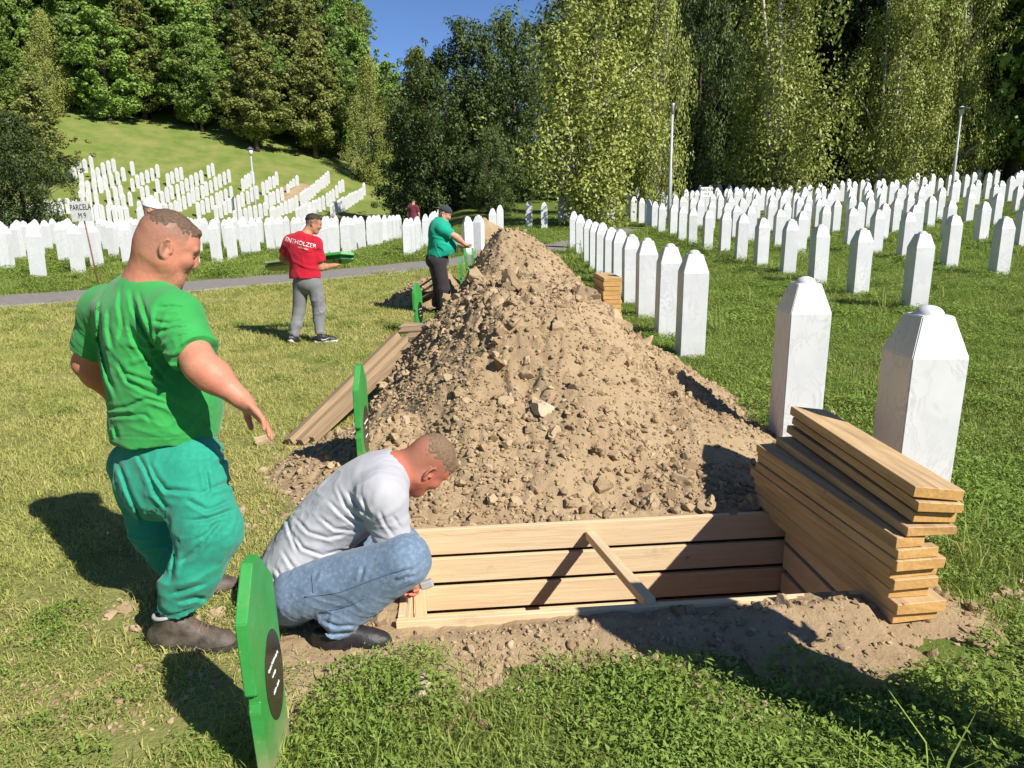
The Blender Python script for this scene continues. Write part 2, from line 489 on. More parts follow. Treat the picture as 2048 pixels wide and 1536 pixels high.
tag(obj("path", me, M["paving"]), "grey paved footpath crossing the lawn", None, None, "structure")
def path_dist(x, y):
    best = np.full(np.shape(x), 1e9)
    for i in range(len(PATH_XY) - 1):
        a = PATH_XY[i]; b = PATH_XY[i + 1]; ab = b - a; L2 = ab @ ab
        h = np.clip(((x - a[0]) * ab[0] + (y - a[1]) * ab[1]) / L2, 0, 1)
        best = np.minimum(best, np.hypot(x - a[0] - ab[0] * h, y - a[1] - ab[1] * h))
    return best

# dug earth ------------------------------------------------------------------
def cone(x, y, cx, cy, h, rl, rr, rf, rb, e=1.7):
    u = np.where(x < cx, (cx - x) / rl, (x - cx) / rr); v = np.where(y < cy, (cy - y) / rf, (y - cy) / rb)
    r = (np.abs(u) ** e + np.abs(v) ** e) ** (1 / e)
    return h * (1 - r)

def rim(x, y):
    s, t = w2g(x, y)
    dx = np.maximum(np.abs(s) - GL, 0); dy = np.maximum(np.abs(t) - GW, 0)
    d = np.hypot(dx, dy)
    w = 0.24 + 0.10 * (t < -GW) + 0.10 * noise2(x, y, 0.5, 3).reshape(np.shape(x)) + 0.12 * (s > 0.3) * (t < 0) + 0.10 * (s < -0.6) * (t < 0)
    return (0.085 - 0.03 * (s > 0.9)) * (1 - d / w) * (0.45 + 0.55 * smooth(0.0, 0.09, d)) * (1 - 0.55 * smooth(-0.45, -0.9, s) * (t < 0))

def mound1_h(x, y):
    x = np.asarray(x, float); y = np.asarray(y, float)
    a = np.minimum(cone(x, y, 0.02, 5.85, 1.42, 1.30, 1.95, 2.36, 1.6, 1.8), 1.08 + 0.05 * noise2(x, y, 0.5, 31).reshape(np.shape(x)))
    d_ = cone(x, y, 1.15, 4.85, 0.42, 1.0, 0.85, 1.1, 1.1)
    b = cone(x, y, -0.75, 4.5, 0.36, 0.86, 0.95, 0.95, 1.0)
    c = cone(x, y, 0.45, 5.35, 0.60, 0.9, 1.3, 1.3, 1.3) + 0.04
    e_ = np.maximum(cone(x, y, -0.45, 3.85, 0.16, 0.75, 0.9, 0.5, 0.8), cone(x, y, 0.9, 3.95, 0.14, 0.9, 0.7, 0.5, 0.8))
    c2 = cone(x, y, -0.38, 6.0, 0.98, 0.52, 0.9, 1.5, 0.6)
    h = np.maximum(np.maximum(np.maximum(np.maximum(np.maximum(a, d_), e_), b), c2), np.minimum(c, a + 0.08))
    return np.maximum(h, rim(x, y))

def mound2_h(x, y):
    x = np.asarray(x, float); y = np.asarray(y, float)
    a = np.minimum(cone(x, y, -0.08, 10.8, 1.62, 0.92, 1.72, 2.0, 2.2, 1.7), 1.37 - 0.06 * x)
    b = cone(x, y, -1.25, 12.5, 0.62, 1.0, 1.0, 0.75, 0.9)
    c = cone(x, y, 0.5, 9.9, 0.40, 0.8, 0.7, 0.8, 1.2)
    return np.maximum(np.maximum(a, b), c)

def soil_noise(x, y, amp=1.0):
    sh = np.shape(x); x = np.ravel(x); y = np.ravel(y)
    n = 0.105 * noise2(x, y, 0.62, 11) + 0.06 * noise2(x, y, 0.27, 12)
    m = 0.45 + 0.55 * smooth(-0.35, 0.3, noise2(x, y, 0.5, 17))
    wx = x + 0.03 * noise2(x, y, 0.1, 18); wy = y + 0.03 * noise2(x, y, 0.1, 19)
    r = np.abs(noise2(wx, wy, 0.13, 13)); n = n - 0.05 * np.clip(1 - r * 3.2, 0, 1) * m
    r2 = np.abs(noise2(wx, wy, 0.062, 16)); n = n - 0.026 * np.clip(1 - r2 * 2.6, 0, 1) * m
    n = n + 0.014 * noise2(x, y, 0.05, 14) * (0.4 + 0.6 * m) + 0.007 * noise2(x, y, 0.025, 15)
    return (n * amp).reshape(sh)

def soil_height(x, y, fn):
    h = fn(x, y)
    return h + soil_noise(x, y) * np.clip(0.22 + h * 1.6, 0.22, 1.0)

def soil_sheet(name, fn, x0, x1, y0, y1, step, parent=None, hole=False):
    s = np.arange(x0, x1, step); t_ = np.arange(y0, y1, step)
    X, Y = np.meshgrid(s, t_, indexing='ij')
    if hole: X, Y = GC.x + X * _ca - Y * _sa, GC.y + X * _sa + Y * _ca
    h = soil_height(X, Y, fn)
    Z = terrain(X, Y) + h
    V = np.stack([X, Y, Z], -1).reshape(-1, 3)
    n1, n2 = X.shape
    I, J = np.meshgrid(np.arange(n1 - 1), np.arange(n2 - 1), indexing='ij')
    hh = np.maximum(np.maximum(h[:-1, :-1], h[1:, :-1]), np.maximum(h[:-1, 1:], h[1:, 1:]))
    keep = hh > -0.012
    if hole:
        sc = s[I] + step / 2; tc = t_[J] + step / 2
        keep &= ~((np.abs(sc) < GL - 0.05) & (np.abs(tc) < GW - 0.04))
    Q = np.stack([I * n2 + J, (I + 1) * n2 + J, (I + 1) * n2 + J + 1, I * n2 + J + 1], -1)[keep]
    used = np.unique(Q); remap = np.full(len(V), -1); remap[used] = np.arange(len(used))
    me = mesh_np(name, V[used], remap[Q]); set_smooth(me)
    return obj(name, me, M["soil"], parent)

mound_near = tag(soil_sheet("earth_mound", mound1_h, -2.6, 2.3, -1.2, 5.0, 0.0145, hole=True),
    "large mound of dug brown earth behind the open grave", "earth mound", "mounds of dug earth")
mound_far = tag(soil_sheet("earth_mound", mound2_h, -2.4, 2.2, 8.0, 13.0, 0.03),
    "second earth mound with a rounded top, behind the nearest one", "earth mound", "mounds of dug earth")
def heap(u, v, y, hgt, wid, label):
    p = at(u, v, y)
    fn = lambda x, y_: cone(np.asarray(x, float), np.asarray(y_, float), p.x, p.y, hgt, wid, wid, wid, wid)
    return tag(soil_sheet("earth_mound", fn, p.x - wid * 1.1, p.x + wid * 1.1, p.y - wid * 1.1, p.y + wid * 1.1, wid / 26), label, "earth mound", "mounds of dug earth")
heap_back = heap(968, 455, 27.0, 0.95, 1.25, "small shaded earth heap far back under the trees")

# pit: earth walls and floor seen between the boards
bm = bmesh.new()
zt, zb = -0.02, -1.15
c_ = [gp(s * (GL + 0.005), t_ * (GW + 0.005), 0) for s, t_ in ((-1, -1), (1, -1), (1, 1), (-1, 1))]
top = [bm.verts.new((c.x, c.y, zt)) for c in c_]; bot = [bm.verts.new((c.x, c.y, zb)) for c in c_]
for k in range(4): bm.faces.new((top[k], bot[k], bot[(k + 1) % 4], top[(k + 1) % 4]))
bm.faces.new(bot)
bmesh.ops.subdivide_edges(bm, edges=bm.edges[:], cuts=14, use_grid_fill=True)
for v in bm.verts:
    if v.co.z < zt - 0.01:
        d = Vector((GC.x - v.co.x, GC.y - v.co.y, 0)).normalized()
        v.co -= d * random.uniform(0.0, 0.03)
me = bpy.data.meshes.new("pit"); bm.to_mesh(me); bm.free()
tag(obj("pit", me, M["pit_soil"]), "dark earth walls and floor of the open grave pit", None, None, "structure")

# scattering by geometry nodes -------------------------------------------------
def scatter(name, pts, rot, scl, idx, protos, parent=None):
    me = bpy.data.meshes.new(name)
    pts = np.asarray(pts, np.float32)
    me.vertices.add(len(pts)); me.vertices.foreach_set("co", pts.ravel())
    vattr(me, "rot", rot, 'FLOAT_VECTOR'); vattr(me, "scl", scl); vattr(me, "idx", idx, 'INT')
    o = obj(name, me, None, parent)
    o["kind"] = "stuff"
    pc = bpy.data.collections.new(name + "_kinds")
    for i, pm in enumerate(protos):
        po = bpy.data.objects.new("%s_kind_%02d" % (name, i), pm); pc.objects.link(po)
    ng = bpy.data.node_groups.new(name + "_nodes", 'GeometryNodeTree')
    ng.interface.new_socket("Geometry", in_out='INPUT', socket_type='NodeSocketGeometry')
    ng.interface.new_socket("Geometry", in_out='OUTPUT', socket_type='NodeSocketGeometry')
    gi = ng.nodes.new("NodeGroupInput"); go = ng.nodes.new("NodeGroupOutput")
    ip = ng.nodes.new("GeometryNodeInstanceOnPoints"); ci = ng.nodes.new("GeometryNodeCollectionInfo")
    ci.inputs["Collection"].default_value = pc; ci.inputs["Separate Children"].default_value = True; ci.inputs["Reset Children"].default_value = True
    def na(nm, ty):
        nd = ng.nodes.new("GeometryNodeInputNamedAttribute"); nd.data_type = ty; nd.inputs["Name"].default_value = nm
        return nd.outputs[0]
    er = ng.nodes.new("FunctionNodeEulerToRotation")
    L = ng.links.new
    L(gi.outputs[0], ip.inputs["Points"]); L(ci.outputs[0], ip.inputs["Instance"])
    ip.inputs["Pick Instance"].default_value = True
    L(na("idx", 'INT'), ip.inputs["Instance Index"])
    L(na("rot", 'FLOAT_VECTOR'), er.inputs[0]); L(er.outputs[0], ip.inputs["Rotation"])
    L(na("scl", 'FLOAT'), ip.inputs["Scale"])
    L(ip.outputs[0], go.inputs[0])
    md = o.modifiers.new("scatter", 'NODES'); md.node_group = ng
    return o

# clods ------------------------------------------------------------------------
def clod_mesh(seed, sub, mat, flat=True):
    bm = bmesh.new(); bmesh.ops.create_icosphere(bm, subdivisions=sub, radius=0.5)
    co = np.array([v.co[:] for v in bm.verts])
    k = 1 + 0.55 * noise(co * 2.6 + seed * 7.1, seed) + 0.30 * noise(co * 6.0 + seed * 3.3, seed + 1)
    rr = np.random.default_rng(seed); s = rr.uniform(0.65, 1.15, 3) * (1, 1, 0.78)
    # a few facets cut flat
    for _ in range(9):
        nrm = rr.normal(size=3); nrm /= np.linalg.norm(nrm); d = rr.uniform(0.22, 0.40)
        ex = np.maximum((co * k[:, None]) @ nrm - d, 0)
        co = co - (ex[:, None] * nrm) / k[:, None]
    for v, c, kk in zip(bm.verts, co, k): v.co = Vector(c * kk * s)
    me = bpy.data.meshes.new("clod"); bm.to_mesh(me); bm.free(); me.materials.append(mat)
    set_smooth(me, not flat)
    return me
CLODS = [clod_mesh(i, 2 if i < 8 else 3, M["clod"], i % 2 == 0) for i in range(11)]

def clods_on(name, fn, x0, x1, y0, y1, n, sizes, parent, seed, spread=0.0, bias=None):
    rr = np.random.default_rng(seed)
    x = rr.uniform(x0, x1, n * 6); y = rr.uniform(y0, y1, n * 6)
    h = fn(x, y)
    s, t_ = w2g(x, y)
    ok = (h > -spread * rr.random(n * 6) ** 2 * 1.6) & ~((np.abs(s) < GL + 0.02) & (np.abs(t_) < GW + 0.02))
    if bias is not None: ok &= rr.random(n * 6) < bias(x, y)
    x = x[ok][:n]; y = y[ok][:n]; n = len(x)
    hs = soil_height(x, y, fn); z = terrain(x, y) + np.maximum(hs, 0.0)
    sz = sizes(rr, n)
    pts = np.stack([x, y, z + sz * 0.03], 1)
    rot = rr.uniform(-3.14, 3.14, (n, 3)) * (0.25, 0.25, 1.0)
    idx = np.where(sz > 0.06, rr.integers(8, 11, n), rr.integers(0, 8, n))
    o = scatter(name, pts, rot, sz, idx, CLODS, parent)
    return o
fine = lambda rr, n: np.clip(0.008 + rr.gamma(1.5, 0.009, n), 0.008, 0.06)
coarse = lambda rr, n: np.clip(0.018 + rr.gamma(1.2, 0.017, n), 0.018, 0.15)
patchy = lambda x, y: np.clip(0.45 + 1.5 * noise2(x, y, 0.42, 21), 0.16, 1)
clods_on("crumbs", mound1_h, -2.4, 2.6, 2.0, 7.9, 26000, lambda r_, n: fine(r_, n) * 0.8, mound_near, 1, 0.16, lambda x, y: np.clip(0.55 + 1.0 * noise2(x, y, 0.35, 23), 0.25, 1))
clods_on("clods", mound1_h, -2.4, 2.6, 2.6, 7.9, 5600, coarse, mound_near, 2, 0.14, patchy)
clods_on("clods", mound1_h, -0.75, 1.2, 5.5, 6.6, 90, lambda r_, n: r_.uniform(0.06, 0.19, n), mound_near, 5)
clods_on("crumbs", mound2_h, -2.4, 2.2, 8.0, 13.0, 3200, lambda r_, n: fine(r_, n) * 1.5, mound_far, 3, 0.15)
clods_on("clods", mound2_h, -2.4, 2.2, 8.0, 13.0, 2000, coarse, mound_far, 4, 0.12, patchy)
def lone_rock(u, v, y_guess, size, mat, name, label, seed, fn=mound1_h):
    d = pixray(u, v); tt = 1.5
    while tt < 40:
        p = Vector((0, 0, CAM_H)) + d * tt
        if p.z < th(p.x, p.y) + max(0.0, float(soil_height(np.array([p.x]), np.array([p.y]), fn)[0])): break
        tt += 0.01
    me = clod_mesh(seed, 3, mat, True)
    o = obj(name, me, None); o.location = p + Vector((0, 0, size * 0.16)); o.scale = (size, size, size * 0.8); o.rotation_euler = (0.2, 0.1, seed)
    return tag(o, label, "rock")
lone_rock(1078, 822, 4.6, 0.16, M["pale_rock"], "pale_rock", "pale cream stone in the middle of the earth mound", 31)
lone_rock(1000, 735, 5.2, 0.17, M["clod"], "earth_clod", "big blocky clod high on the near slope of the mound", 32)
lone_rock(1018, 572, 5.9, 0.24, M["clod"], "earth_clod", "jagged clod crowning the top of the near mound", 33)
lone_rock(535, 888, 4.8, 0.20, M["clod"], "earth_clod", "flat lump of earth on the lawn left of the planks", 34)
lone_rock(528, 945, 4.4, 0.11, M["clod"], "earth_clod", "small lump of earth on the lawn behind the crouching man", 35)
lone_rock(1660, 830, 4.9, 0.12, M["clod"], "earth_clod", "lump of earth in the grass behind the plank stack", 36)
lone_rock(840, 1388, 2.2, 0.13, M["pale_rock"], "pale_rock", "flat pale stone lying in the grass in front of the grave", 37)
lone_rock(1945, 1222, 2.5, 0.10, M["clod"], "earth_clod", "reddish clod in the grass right of the plank stack", 38)
# ------------------------------------------------------------------ grave stones
def stone_mesh(name, w=0.275, h=0.955, cap_h=0.195, tip=0.155, ball=0.066, bevel=0.005):
    """square white shaft, tapering shoulders and a small dome on top"""
    bm = bmesh.new()
    rings = []
    for hw, z in ((w / 2 * 0.97, -0.25), (w / 2, h), (tip / 2, h + cap_h)):
        rings.append([bm.verts.new((sx * hw, sy * hw, z)) for sx, sy in ((-1, -1), (1, -1), (1, 1), (-1, 1))])
    for a, b in zip(rings, rings[1:]):
        for k in range(4): bm.faces.new((a[k], a[(k + 1) % 4], b[(k + 1) % 4], b[k]))
    bm.faces.new(rings[-1])
    if bevel:
        bmesh.ops.bevel(bm, geom=[e for e in bm.edges if e.is_manifold], offset=bevel, segments=2, affect='EDGES')
    me = bpy.data.meshes.new(name); bm.to_mesh(me); bm.free()
    me.materials.append(M["marble"])
    bm = bmesh.new()
    n = 16; m_ = 5; prev = None; z0 = h + cap_h - 0.004
    for i in range(m_ + 1):
        a = math.pi / 2 * i / m_
        ring = [bm.verts.new((math.cos(a) * ball * math.cos(2 * math.pi * k / n), math.cos(a) * ball * math.sin(2 * math.pi * k / n), z0 + math.sin(a) * ball * 0.72)) for k in range(n)] if i < m_ else [bm.verts.new((0, 0, z0 + ball * 0.72))]
        if prev:
            for k in range(n):
                f = (prev[k], prev[(k + 1) % n], ring[(k + 1) % n], ring[k]) if i < m_ else (prev[k], prev[(k + 1) % n], ring[0])
                bm.faces.new(f)
        prev = ring
    d = bpy.data.meshes.new(name + "_dome"); bm.to_mesh(d); bm.free(); set_smooth(d); d.materials.append(M["marble"])
    return me, d
ST, ST_DOME = stone_mesh("gravestone")
STF, STF_DOME = stone_mesh("gravestone_plain", tip=0.13, cap_h=0.195, ball=0.058, bevel=0.0)
_ss = random.Random(3)
stone_xy = []
def stone(x, y, label, group, dome=True, tilt=0.006, rz=None, scale=1.0, far=False):
    me, dm = (STF, STF_DOME) if far else (ST, ST_DOME)
    o = obj("gravestone", me); o.location = (x, y, th(x, y))
    o.rotation_euler = (_ss.gauss(0, tilt), _ss.gauss(0, tilt), _ss.gauss(0, 0.025) if rz is None else rz)
    o.scale = (scale, scale, (1 + _ss.gauss(0, 0.012)))
    tag(o, label, "gravestone", group)
    if dome:
        d = obj("dome", dm, None, o)
    stone_xy.append((x, y))
    return o
ORD = ["first", "second", "third", "fourth", "fifth", "sixth", "seventh", "eighth", "ninth", "tenth", "eleventh", "twelfth", "thirteenth", "fourteenth", "fifteenth", "sixteenth", "seventeenth", "eighteenth", "nineteenth", "twentieth", "twenty-first", "twenty-second", "twenty-third", "twenty-fourth", "twenty-fifth"]
g1 = "white stones in the row beside the earth mounds"
stone(2.025, 3.43, "largest white marble gravestone, standing behind the plank stack", g1, rz=0.02)
stone(2.01, 4.86, "tall white marble gravestone between the plank stack and the earth mound", g1, rz=0.0)
ys = [7.80, 9.05, 10.55, 11.95, 13.3, 14.6, 16.1, 17.5, 18.9, 21.3, 23.7]
for k, y in enumerate(ys):
    stone(1.99 + 0.01 * k, y, "%s gravestone of the close row beside the mounds, counted from the gap" % ORD[k], g1, rz=0.0, far=k > 7)
g2 = "white stones of the second row on the right"
for k in range(16):
    y = 10.75 + 1.66 * k
    stone(6.1 + _ss.gauss(0, 0.05), y, "%s gravestone from the front in the long row right of the mound row" % ORD[k], g2, far=k > 8)
g3 = "white stones of the third row on the right"
for k in range(17):
    y = 14.55 + 1.68 * k
    stone(9.95 + _ss.gauss(0, 0.06), y, "%s gravestone from the front in the third row on the right" % ORD[k], g3, far=k > 6)
g4 = "white stones massed at the back of the right field"
lab4 = "small white gravestone massed far back in the right field"
for r_, (x, y0, n) in enumerate(sorted((((13.9, 19.6, 15), (15.6, 27.0, 11), (17.8, 25.0, 13), (19.4, 33.0, 7), (21.7, 31.0, 9), (25.6, 36.0, 7), (29.4, 41.0, 4), (8.1, 20.5, 16), (11.9, 21.5, 15), (13.0, 30.0, 10), (16.7, 34.0, 8), (20.5, 36.0, 7), (23.6, 33.5, 9), (27.4, 38.5, 6))))):
    for k in range(n):
        stone(x + _ss.gauss(0, 0.08), y0 + 1.7 * k + _ss.gauss(0, 0.08), "%s stone from the front in the %s back row of the right field" % (ORD[k], ORD[r_]), g4, far=True)
lab5 = "white gravestone in the picket-like line below the birches"
for k in range(14):
    stone(6.3 + 0.62 * k, 38.5 + 0.12 * k, "%s from the left in the picket-like line of stones below the birches" % ORD[k], "picket-like line of stones below the birches", far=True)
lab6 = "white gravestone standing alone in the shade between the mounds and the birch"
for k_, (u, v, y) in enumerate(sorted(((1058, 441, 33), (1089, 458, 32), (1122, 440, 37), (1131, 439, 37.6), (1198, 438, 36), (1207, 438, 36.4), (1215, 438, 36.8), (1224, 440, 36), (986, 455, 27), (1000, 450, 30), (936, 466, 22), (957, 455, 22.5)))):
    p = at(u, v, y); stone(p.x, p.y, "%s from the left of the shaded stones between the mounds and the birch" % ORD[k_], "scattered stones in the shade by the birch", far=True, rz=_ss.uniform(-0.5, 0.5))
# field beyond the path on the left
g7 = "white stones of the field beyond the path"
lab7 = "white gravestone packed in the rows of the field beyond the path"
nleft = 0
for r_, (x, y0, n) in enumerate(((-3.1, 21.6, 12), (-5.3, 18.4, 15), (-6.0, 22.5, 11), (-8.5, 19.5, 14), (-10.75, 16.5, 16), (-13.0, 18.6, 15), (-15.3, 17.5, 16), (-17.6, 19.0, 13), (-19.9, 22.0, 11))):
    for k in range(n):
        yy = y0 + 1.24 * k + _ss.gauss(0, 0.06)
        xx = x + _ss.gauss(0, 0.07)
        px = 1024 + FPX * xx / yy
        if px < -40: continue
        lb = "%s stone from the path in the %s row of the left field, rows counted leftward" % (ORD[k], ORD[r_])
        if x == -10.75 and k < 3: lb = ["gravestone nearest the path, left of the parcel sign", "gravestone just behind the parcel sign post", "gravestone just right of the parcel sign post"][k]
        if x == -13.0 and k == 0: lb = "leftmost leaning gravestone at the edge of the photo"
        stone(xx, yy, lb, g7, far=True, tilt=0.03, scale=0.86); nleft += 1
# stones on the hillside: too many and too far to take one by one
rows = [((375, 205), (460, 160), 4), ((470, 230), (573, 175), 5), ((505, 280), (622, 225), 5), ((668, 195), (668, 195), 1), ((668, 270), (790, 205), 6), ((845, 250), (910, 215), 4), ((795, 280), (795, 280), 1), ((715, 320), (742, 310), 2),
 ((790, 350), (1012, 235), 10), ((1048, 205), (1068, 195), 2), ((880, 385), (1148, 225), 13), ((995, 400), (1158, 310), 8), ((1215, 270), (1268, 235), 4), ((1085, 415), (1285, 310), 10), ((1320, 290), (1384, 240), 5), ((1335, 360), (1410, 315), 5),
 ((1440, 295), (1487, 255), 4), ((1510, 345), (1645, 230), 12), ((1360, 430), (1485, 360), 8), ((1490, 420), (1600, 370), 8), ((1620, 360), (1685, 305), 5), ((1660, 400), (1810, 310), 14), ((1700, 280), (1716, 275), 2), ((1822, 290), (1822, 290), 1),
 ((415, 300), (510, 270), 4), ((415, 345), (485, 345), 3), ((548, 330), (610, 310), 3), ((560, 390), (655, 345), 4), ((240, 395), (380, 380), 5), ((705, 390), (765, 360), 3), ((345, 225), (345, 225), 1), ((415, 250), (415, 250), 1), ((700, 430), (860, 400), 7), ((1180, 440), (1330, 400), 7), ((30, 425), (200, 410), 6), ((430, 420), (640, 420), 8)]
Vh = []; Fh = []
bv = [v.co.copy() for v in STF.vertices]; bf = [tuple(p.vertices) for p in STF.polygons]
for (x0, y0), (x1, y1), n in rows:
    for k in range(n):
        f = k / max(1, n - 1)
        u = (x0 + (x1 - x0) * f) / 2.4976 + _ss.gauss(0, 0.5); v = 250 + (y0 + (y1 - y0) * f + 62) / 2.4976
        p = ground_at(u, v); b0 = len(Vh); s_ = _ss.uniform(0.95, 1.08) * 0.92
        for c in bv: Vh.append((p.x + c.x * s_ * 0.88, p.y + c.y * s_, th(p.x, p.y) + c.z * s_))
        Fh += [tuple(i + b0 for i in f_) for f_ in bf]
me = bpy.data.meshes.new("hillside_stones"); me.from_pydata(Vh, [], Fh); me.materials.append(M["marble"])
tag(obj("hillside_stones", me), "many small white gravestones in slanting rows on the hillside", "gravestones", None, "stuff")
p = ground_at(590, 388)
fn = lambda x, y_: cone(np.asarray(x, float), np.asarray(y_, float), p.x, p.y, 0.5, 1.6, 1.6, 3.2, 3.2)
tag(soil_sheet("earth_mound", fn, p.x - 2, p.x + 2, p.y - 3.6, p.y + 3.6, 0.12), "brown patch of dug earth among the hillside stones", "earth mound", "mounds of dug earth")
# ------------------------------------------------------------------ timber of the open grave
def plank(name, a, b, width, thick, mat, parent=None, upd=Vector((0, 0, 1)), seed=0, jit=0.002, end=None):
    """board from a to b (centre line); width lies across, thick along upd"""
    a = Vector(a); b = Vector(b); x = (b - a).normalized(); L = (b - a).length
    y = upd.cross(x).normalized(); z = x.cross(y)
    me = box_mesh(name, L, width, thick, 0.0025, jit, seed)
    me.materials.append(mat)
    if end is not None:
        me.materials.append(end)
        for p in me.polygons:
            if abs(p.normal.x) > 0.8: p.material_index = 1
    o = obj(name, me)
    mw = Matrix(((x.x, y.x, z.x, 0), (x.y, y.y, z.y, 0), (x.z, y.z, z.z, 0), (0, 0, 0, 1)))
    mw.translation = (a + b) / 2
    if parent is not None:
        o.parent = parent; mw = parent.matrix_basis.inverted() @ mw
    o.matrix_basis = mw
    return o
lining = tag(empty("grave_lining", (GC.x, GC.y, 0), GA), "fresh pine board lining of the open grave", "grave lining")
bpy.context.view_layer.update()
k = 0
ins = 0.03
for i in range(5):
    zc = 0.068 - 0.0675 - i * 0.163
    wv = 0.137 if i else 0.142
    plank("board", gp(-GL + 0.03, GW - ins, zc), gp(GL - 0.03, GW - ins, zc + 0.004), wv, 0.028, M["fresh_pine"], lining, Vector((-_sa, _ca, 0)), 50 + i)
    plank("board", gp(-GL + 0.03, -GW + ins, zc - 0.012), gp(GL - 0.03, -GW + ins, zc - 0.006), wv, 0.028, M["fresh_pine"], lining, Vector((-_sa, _ca, 0)), 60 + i)
    plank("board", gp(GL - 0.045, -GW + 0.07, zc - 0.01), gp(GL - 0.045, GW - 0.06, zc - 0.008), wv, 0.028, M["fresh_pine"], lining, Vector((_ca, _sa, 0)), 70 + i)
    plank("board", gp(-GL + 0.045, -GW + 0.07, zc - 0.02), gp(-GL + 0.045, GW - 0.06, zc - 0.02), wv, 0.028, M["fresh_pine"], lining, Vector((_ca, _sa, 0)), 80 + i)
for s, t_ in ((-GL + 0.09, GW - 0.075), (-GL + 0.09, -GW + 0.075), (-GL + 0.09, 0.12)):
    plank("corner_post", gp(s, t_, -0.80), gp(s, t_, -0.02), 0.055, 0.04, M["fresh_pine"], lining, Vector((_ca, _sa, 0)), 90)
strut = plank("strut", gp(-0.07, GW - 0.05, 0.005), gp(0.03, -GW + 0.035, 0.065), 0.052, 0.045, M["fresh_pine"], None, Vector((0, 0, 1)), 97)
tag(strut, "square wooden strut laid across the open grave", "strut")
chip = plank("wood_chip", at(1165, 1052, 3.56), at(1198, 1050, 3.56), 0.03, 0.02, M["fresh_pine"], None, Vector((0, 0, 1)), 98)
tag(chip, "short offcut of pine on the back edge of the grave", "offcut")

# stack of loose planks right of the grave
stack = []
z = th(1.7, 2.9) + 0.035
specs = [  # length, width, thickness, shift across, shift along, turn, tint
    (1.17, 0.195, 0.036, 0.005, 0.02, 0.00), (1.16, 0.215, 0.040, 0.010, 0.0, 0.012), (1.15, 0.175, 0.036, -0.012, 0.015, -0.01), (1.17, 0.195, 0.036, -0.008, 0.01, 0.004),
    (1.18, 0.205, 0.036, -0.005, -0.005, 0.006), (1.17, 0.205, 0.037, -0.006, 0.0, 0.0), (1.16, 0.175, 0.035, -0.02, 0.01, -0.006), (1.17, 0.12, 0.035, -0.045, 0.0, -0.004)]
fx, fy = 1.555, 2.53; ang0 = math.atan2(3.72 - 2.60, 1.51 - 1.66)
def stack_plank(L, w, th_, across, along, turn, z0, z1, label, roll=0.0):
    a = ang0 + turn
    d = Vector((math.cos(a), math.sin(a), 0)); n = Vector((d.y, -d.x, 0))
    along += _ss.uniform(-0.025, 0.025); across += _ss.uniform(-0.008, 0.008); turn += _ss.uniform(-0.008, 0.008)
    p0 = Vector((fx, fy, 0)) + n * (across + 0.03) + d * along; p1 = p0 + d * L
    p0.z = z0; p1.z = z1
    o = plank("plank", p0, p1, w, th_, M["stack_wood"], None, (Vector((0, 0, 1)) + n * roll).normalized(), len(stack) + 7, 0.003, M["end_grain"])
    tag(o, label, "plank", "planks stacked beside the open grave"); stack.append(o)
words = ["lowest", "second lowest", "third lowest", "fourth lowest", "fifth lowest", "sixth lowest", "seventh lowest", "narrow eighth"]
for i, (L, w, t2, ac, al, tu) in enumerate(specs):
    t2 *= 1.22
    stack_plank(L, w, t2, ac, al, tu, z + t2 / 2, z + t2 / 2, "%s plank of the stack beside the open grave" % words[i])
    z += t2 + 0.002
z += 0.002
stack_plank(1.16, 0.20, 0.041, 0.02, 0.0, -0.06, z + 0.020, z + 0.018, "skewed ninth plank of the stack, under the three top planks"); z += 0.044
stack_plank(1.18, 0.17, 0.039, 0.035, 0.015, -0.10, z + 0.027, z + 0.024, "third plank from the top of the stack beside the grave", 0.06); z += 0.042
stack_plank(1.18, 0.18, 0.039, 0.035, 0.0, -0.115, z + 0.034, z + 0.03, "plank just under the topmost of the stack beside the grave", 0.09); z += 0.044
stack_plank(1.18, 0.195, 0.043, 0.045, 0.02, -0.12, z + 0.043, z + 0.037, "topmost wide plank of the stack beside the grave", 0.11)

# stack of offcut boards further back beside the white stones (ends towards us)
base = Vector((1.50, 10.45, 0)); base.z = th(base.x, base.y) + 0.05
words2 = ["bottom", "second", "third", "fourth", "fifth", "sixth", "seventh", "eighth", "top"]
for i in range(9):
    zz = base.z + 0.027 + i * 0.065
    ox = _ss.uniform(-0.012, 0.012)
    o = plank("plank", (base.x + ox, base.y, zz), (base.x + ox - 0.03, base.y + 1.0, zz), 0.265, 0.060, M["stack_wood"], None, Vector((0, 0, 1)), 120 + i, 0.004, M["end_grain"])
    tag(o, "%s plank of the tidy orange stack between the mounds and the stones" % words2[i], "plank", "planks stacked between mounds and stones")

# weathered planks left of the near mound: leaning ones and the ones lying across
lean = [((578, 893, 5.0), (793, 672, 6.3), 0.075), ((600, 893, 5.05), (812, 678, 6.3), 0.065), ((622, 888, 5.1), (832, 686, 6.3), 0.075)]
names = ["leftmost", "middle", "rightmost"]
for i, (a, b, w) in enumerate(lean):
    pa = ground_at(a[0], a[1]); pa.z += 0.03; pb = at(*b)
    o = plank("plank", pa, pb, w, 0.055, M["old_wood"], None, Vector((-0.45 + 0.2 * i, -0.1, 1)).normalized(), 140 + i, 0.003)
    tag(o, "%s weathered plank leaning up the left side of the near mound" % names[i], "plank", "weathered planks leaning on the near mound")
cross = [((804, 651, 6.75), (862, 657, 6.65)), ((801, 661, 6.6), (872, 656, 6.5)), ((814, 672, 6.45), (892, 665, 6.35)), ((826, 684, 6.3), (884, 675, 6.2))]
names = ["farthest", "second farthest", "second nearest", "nearest"]
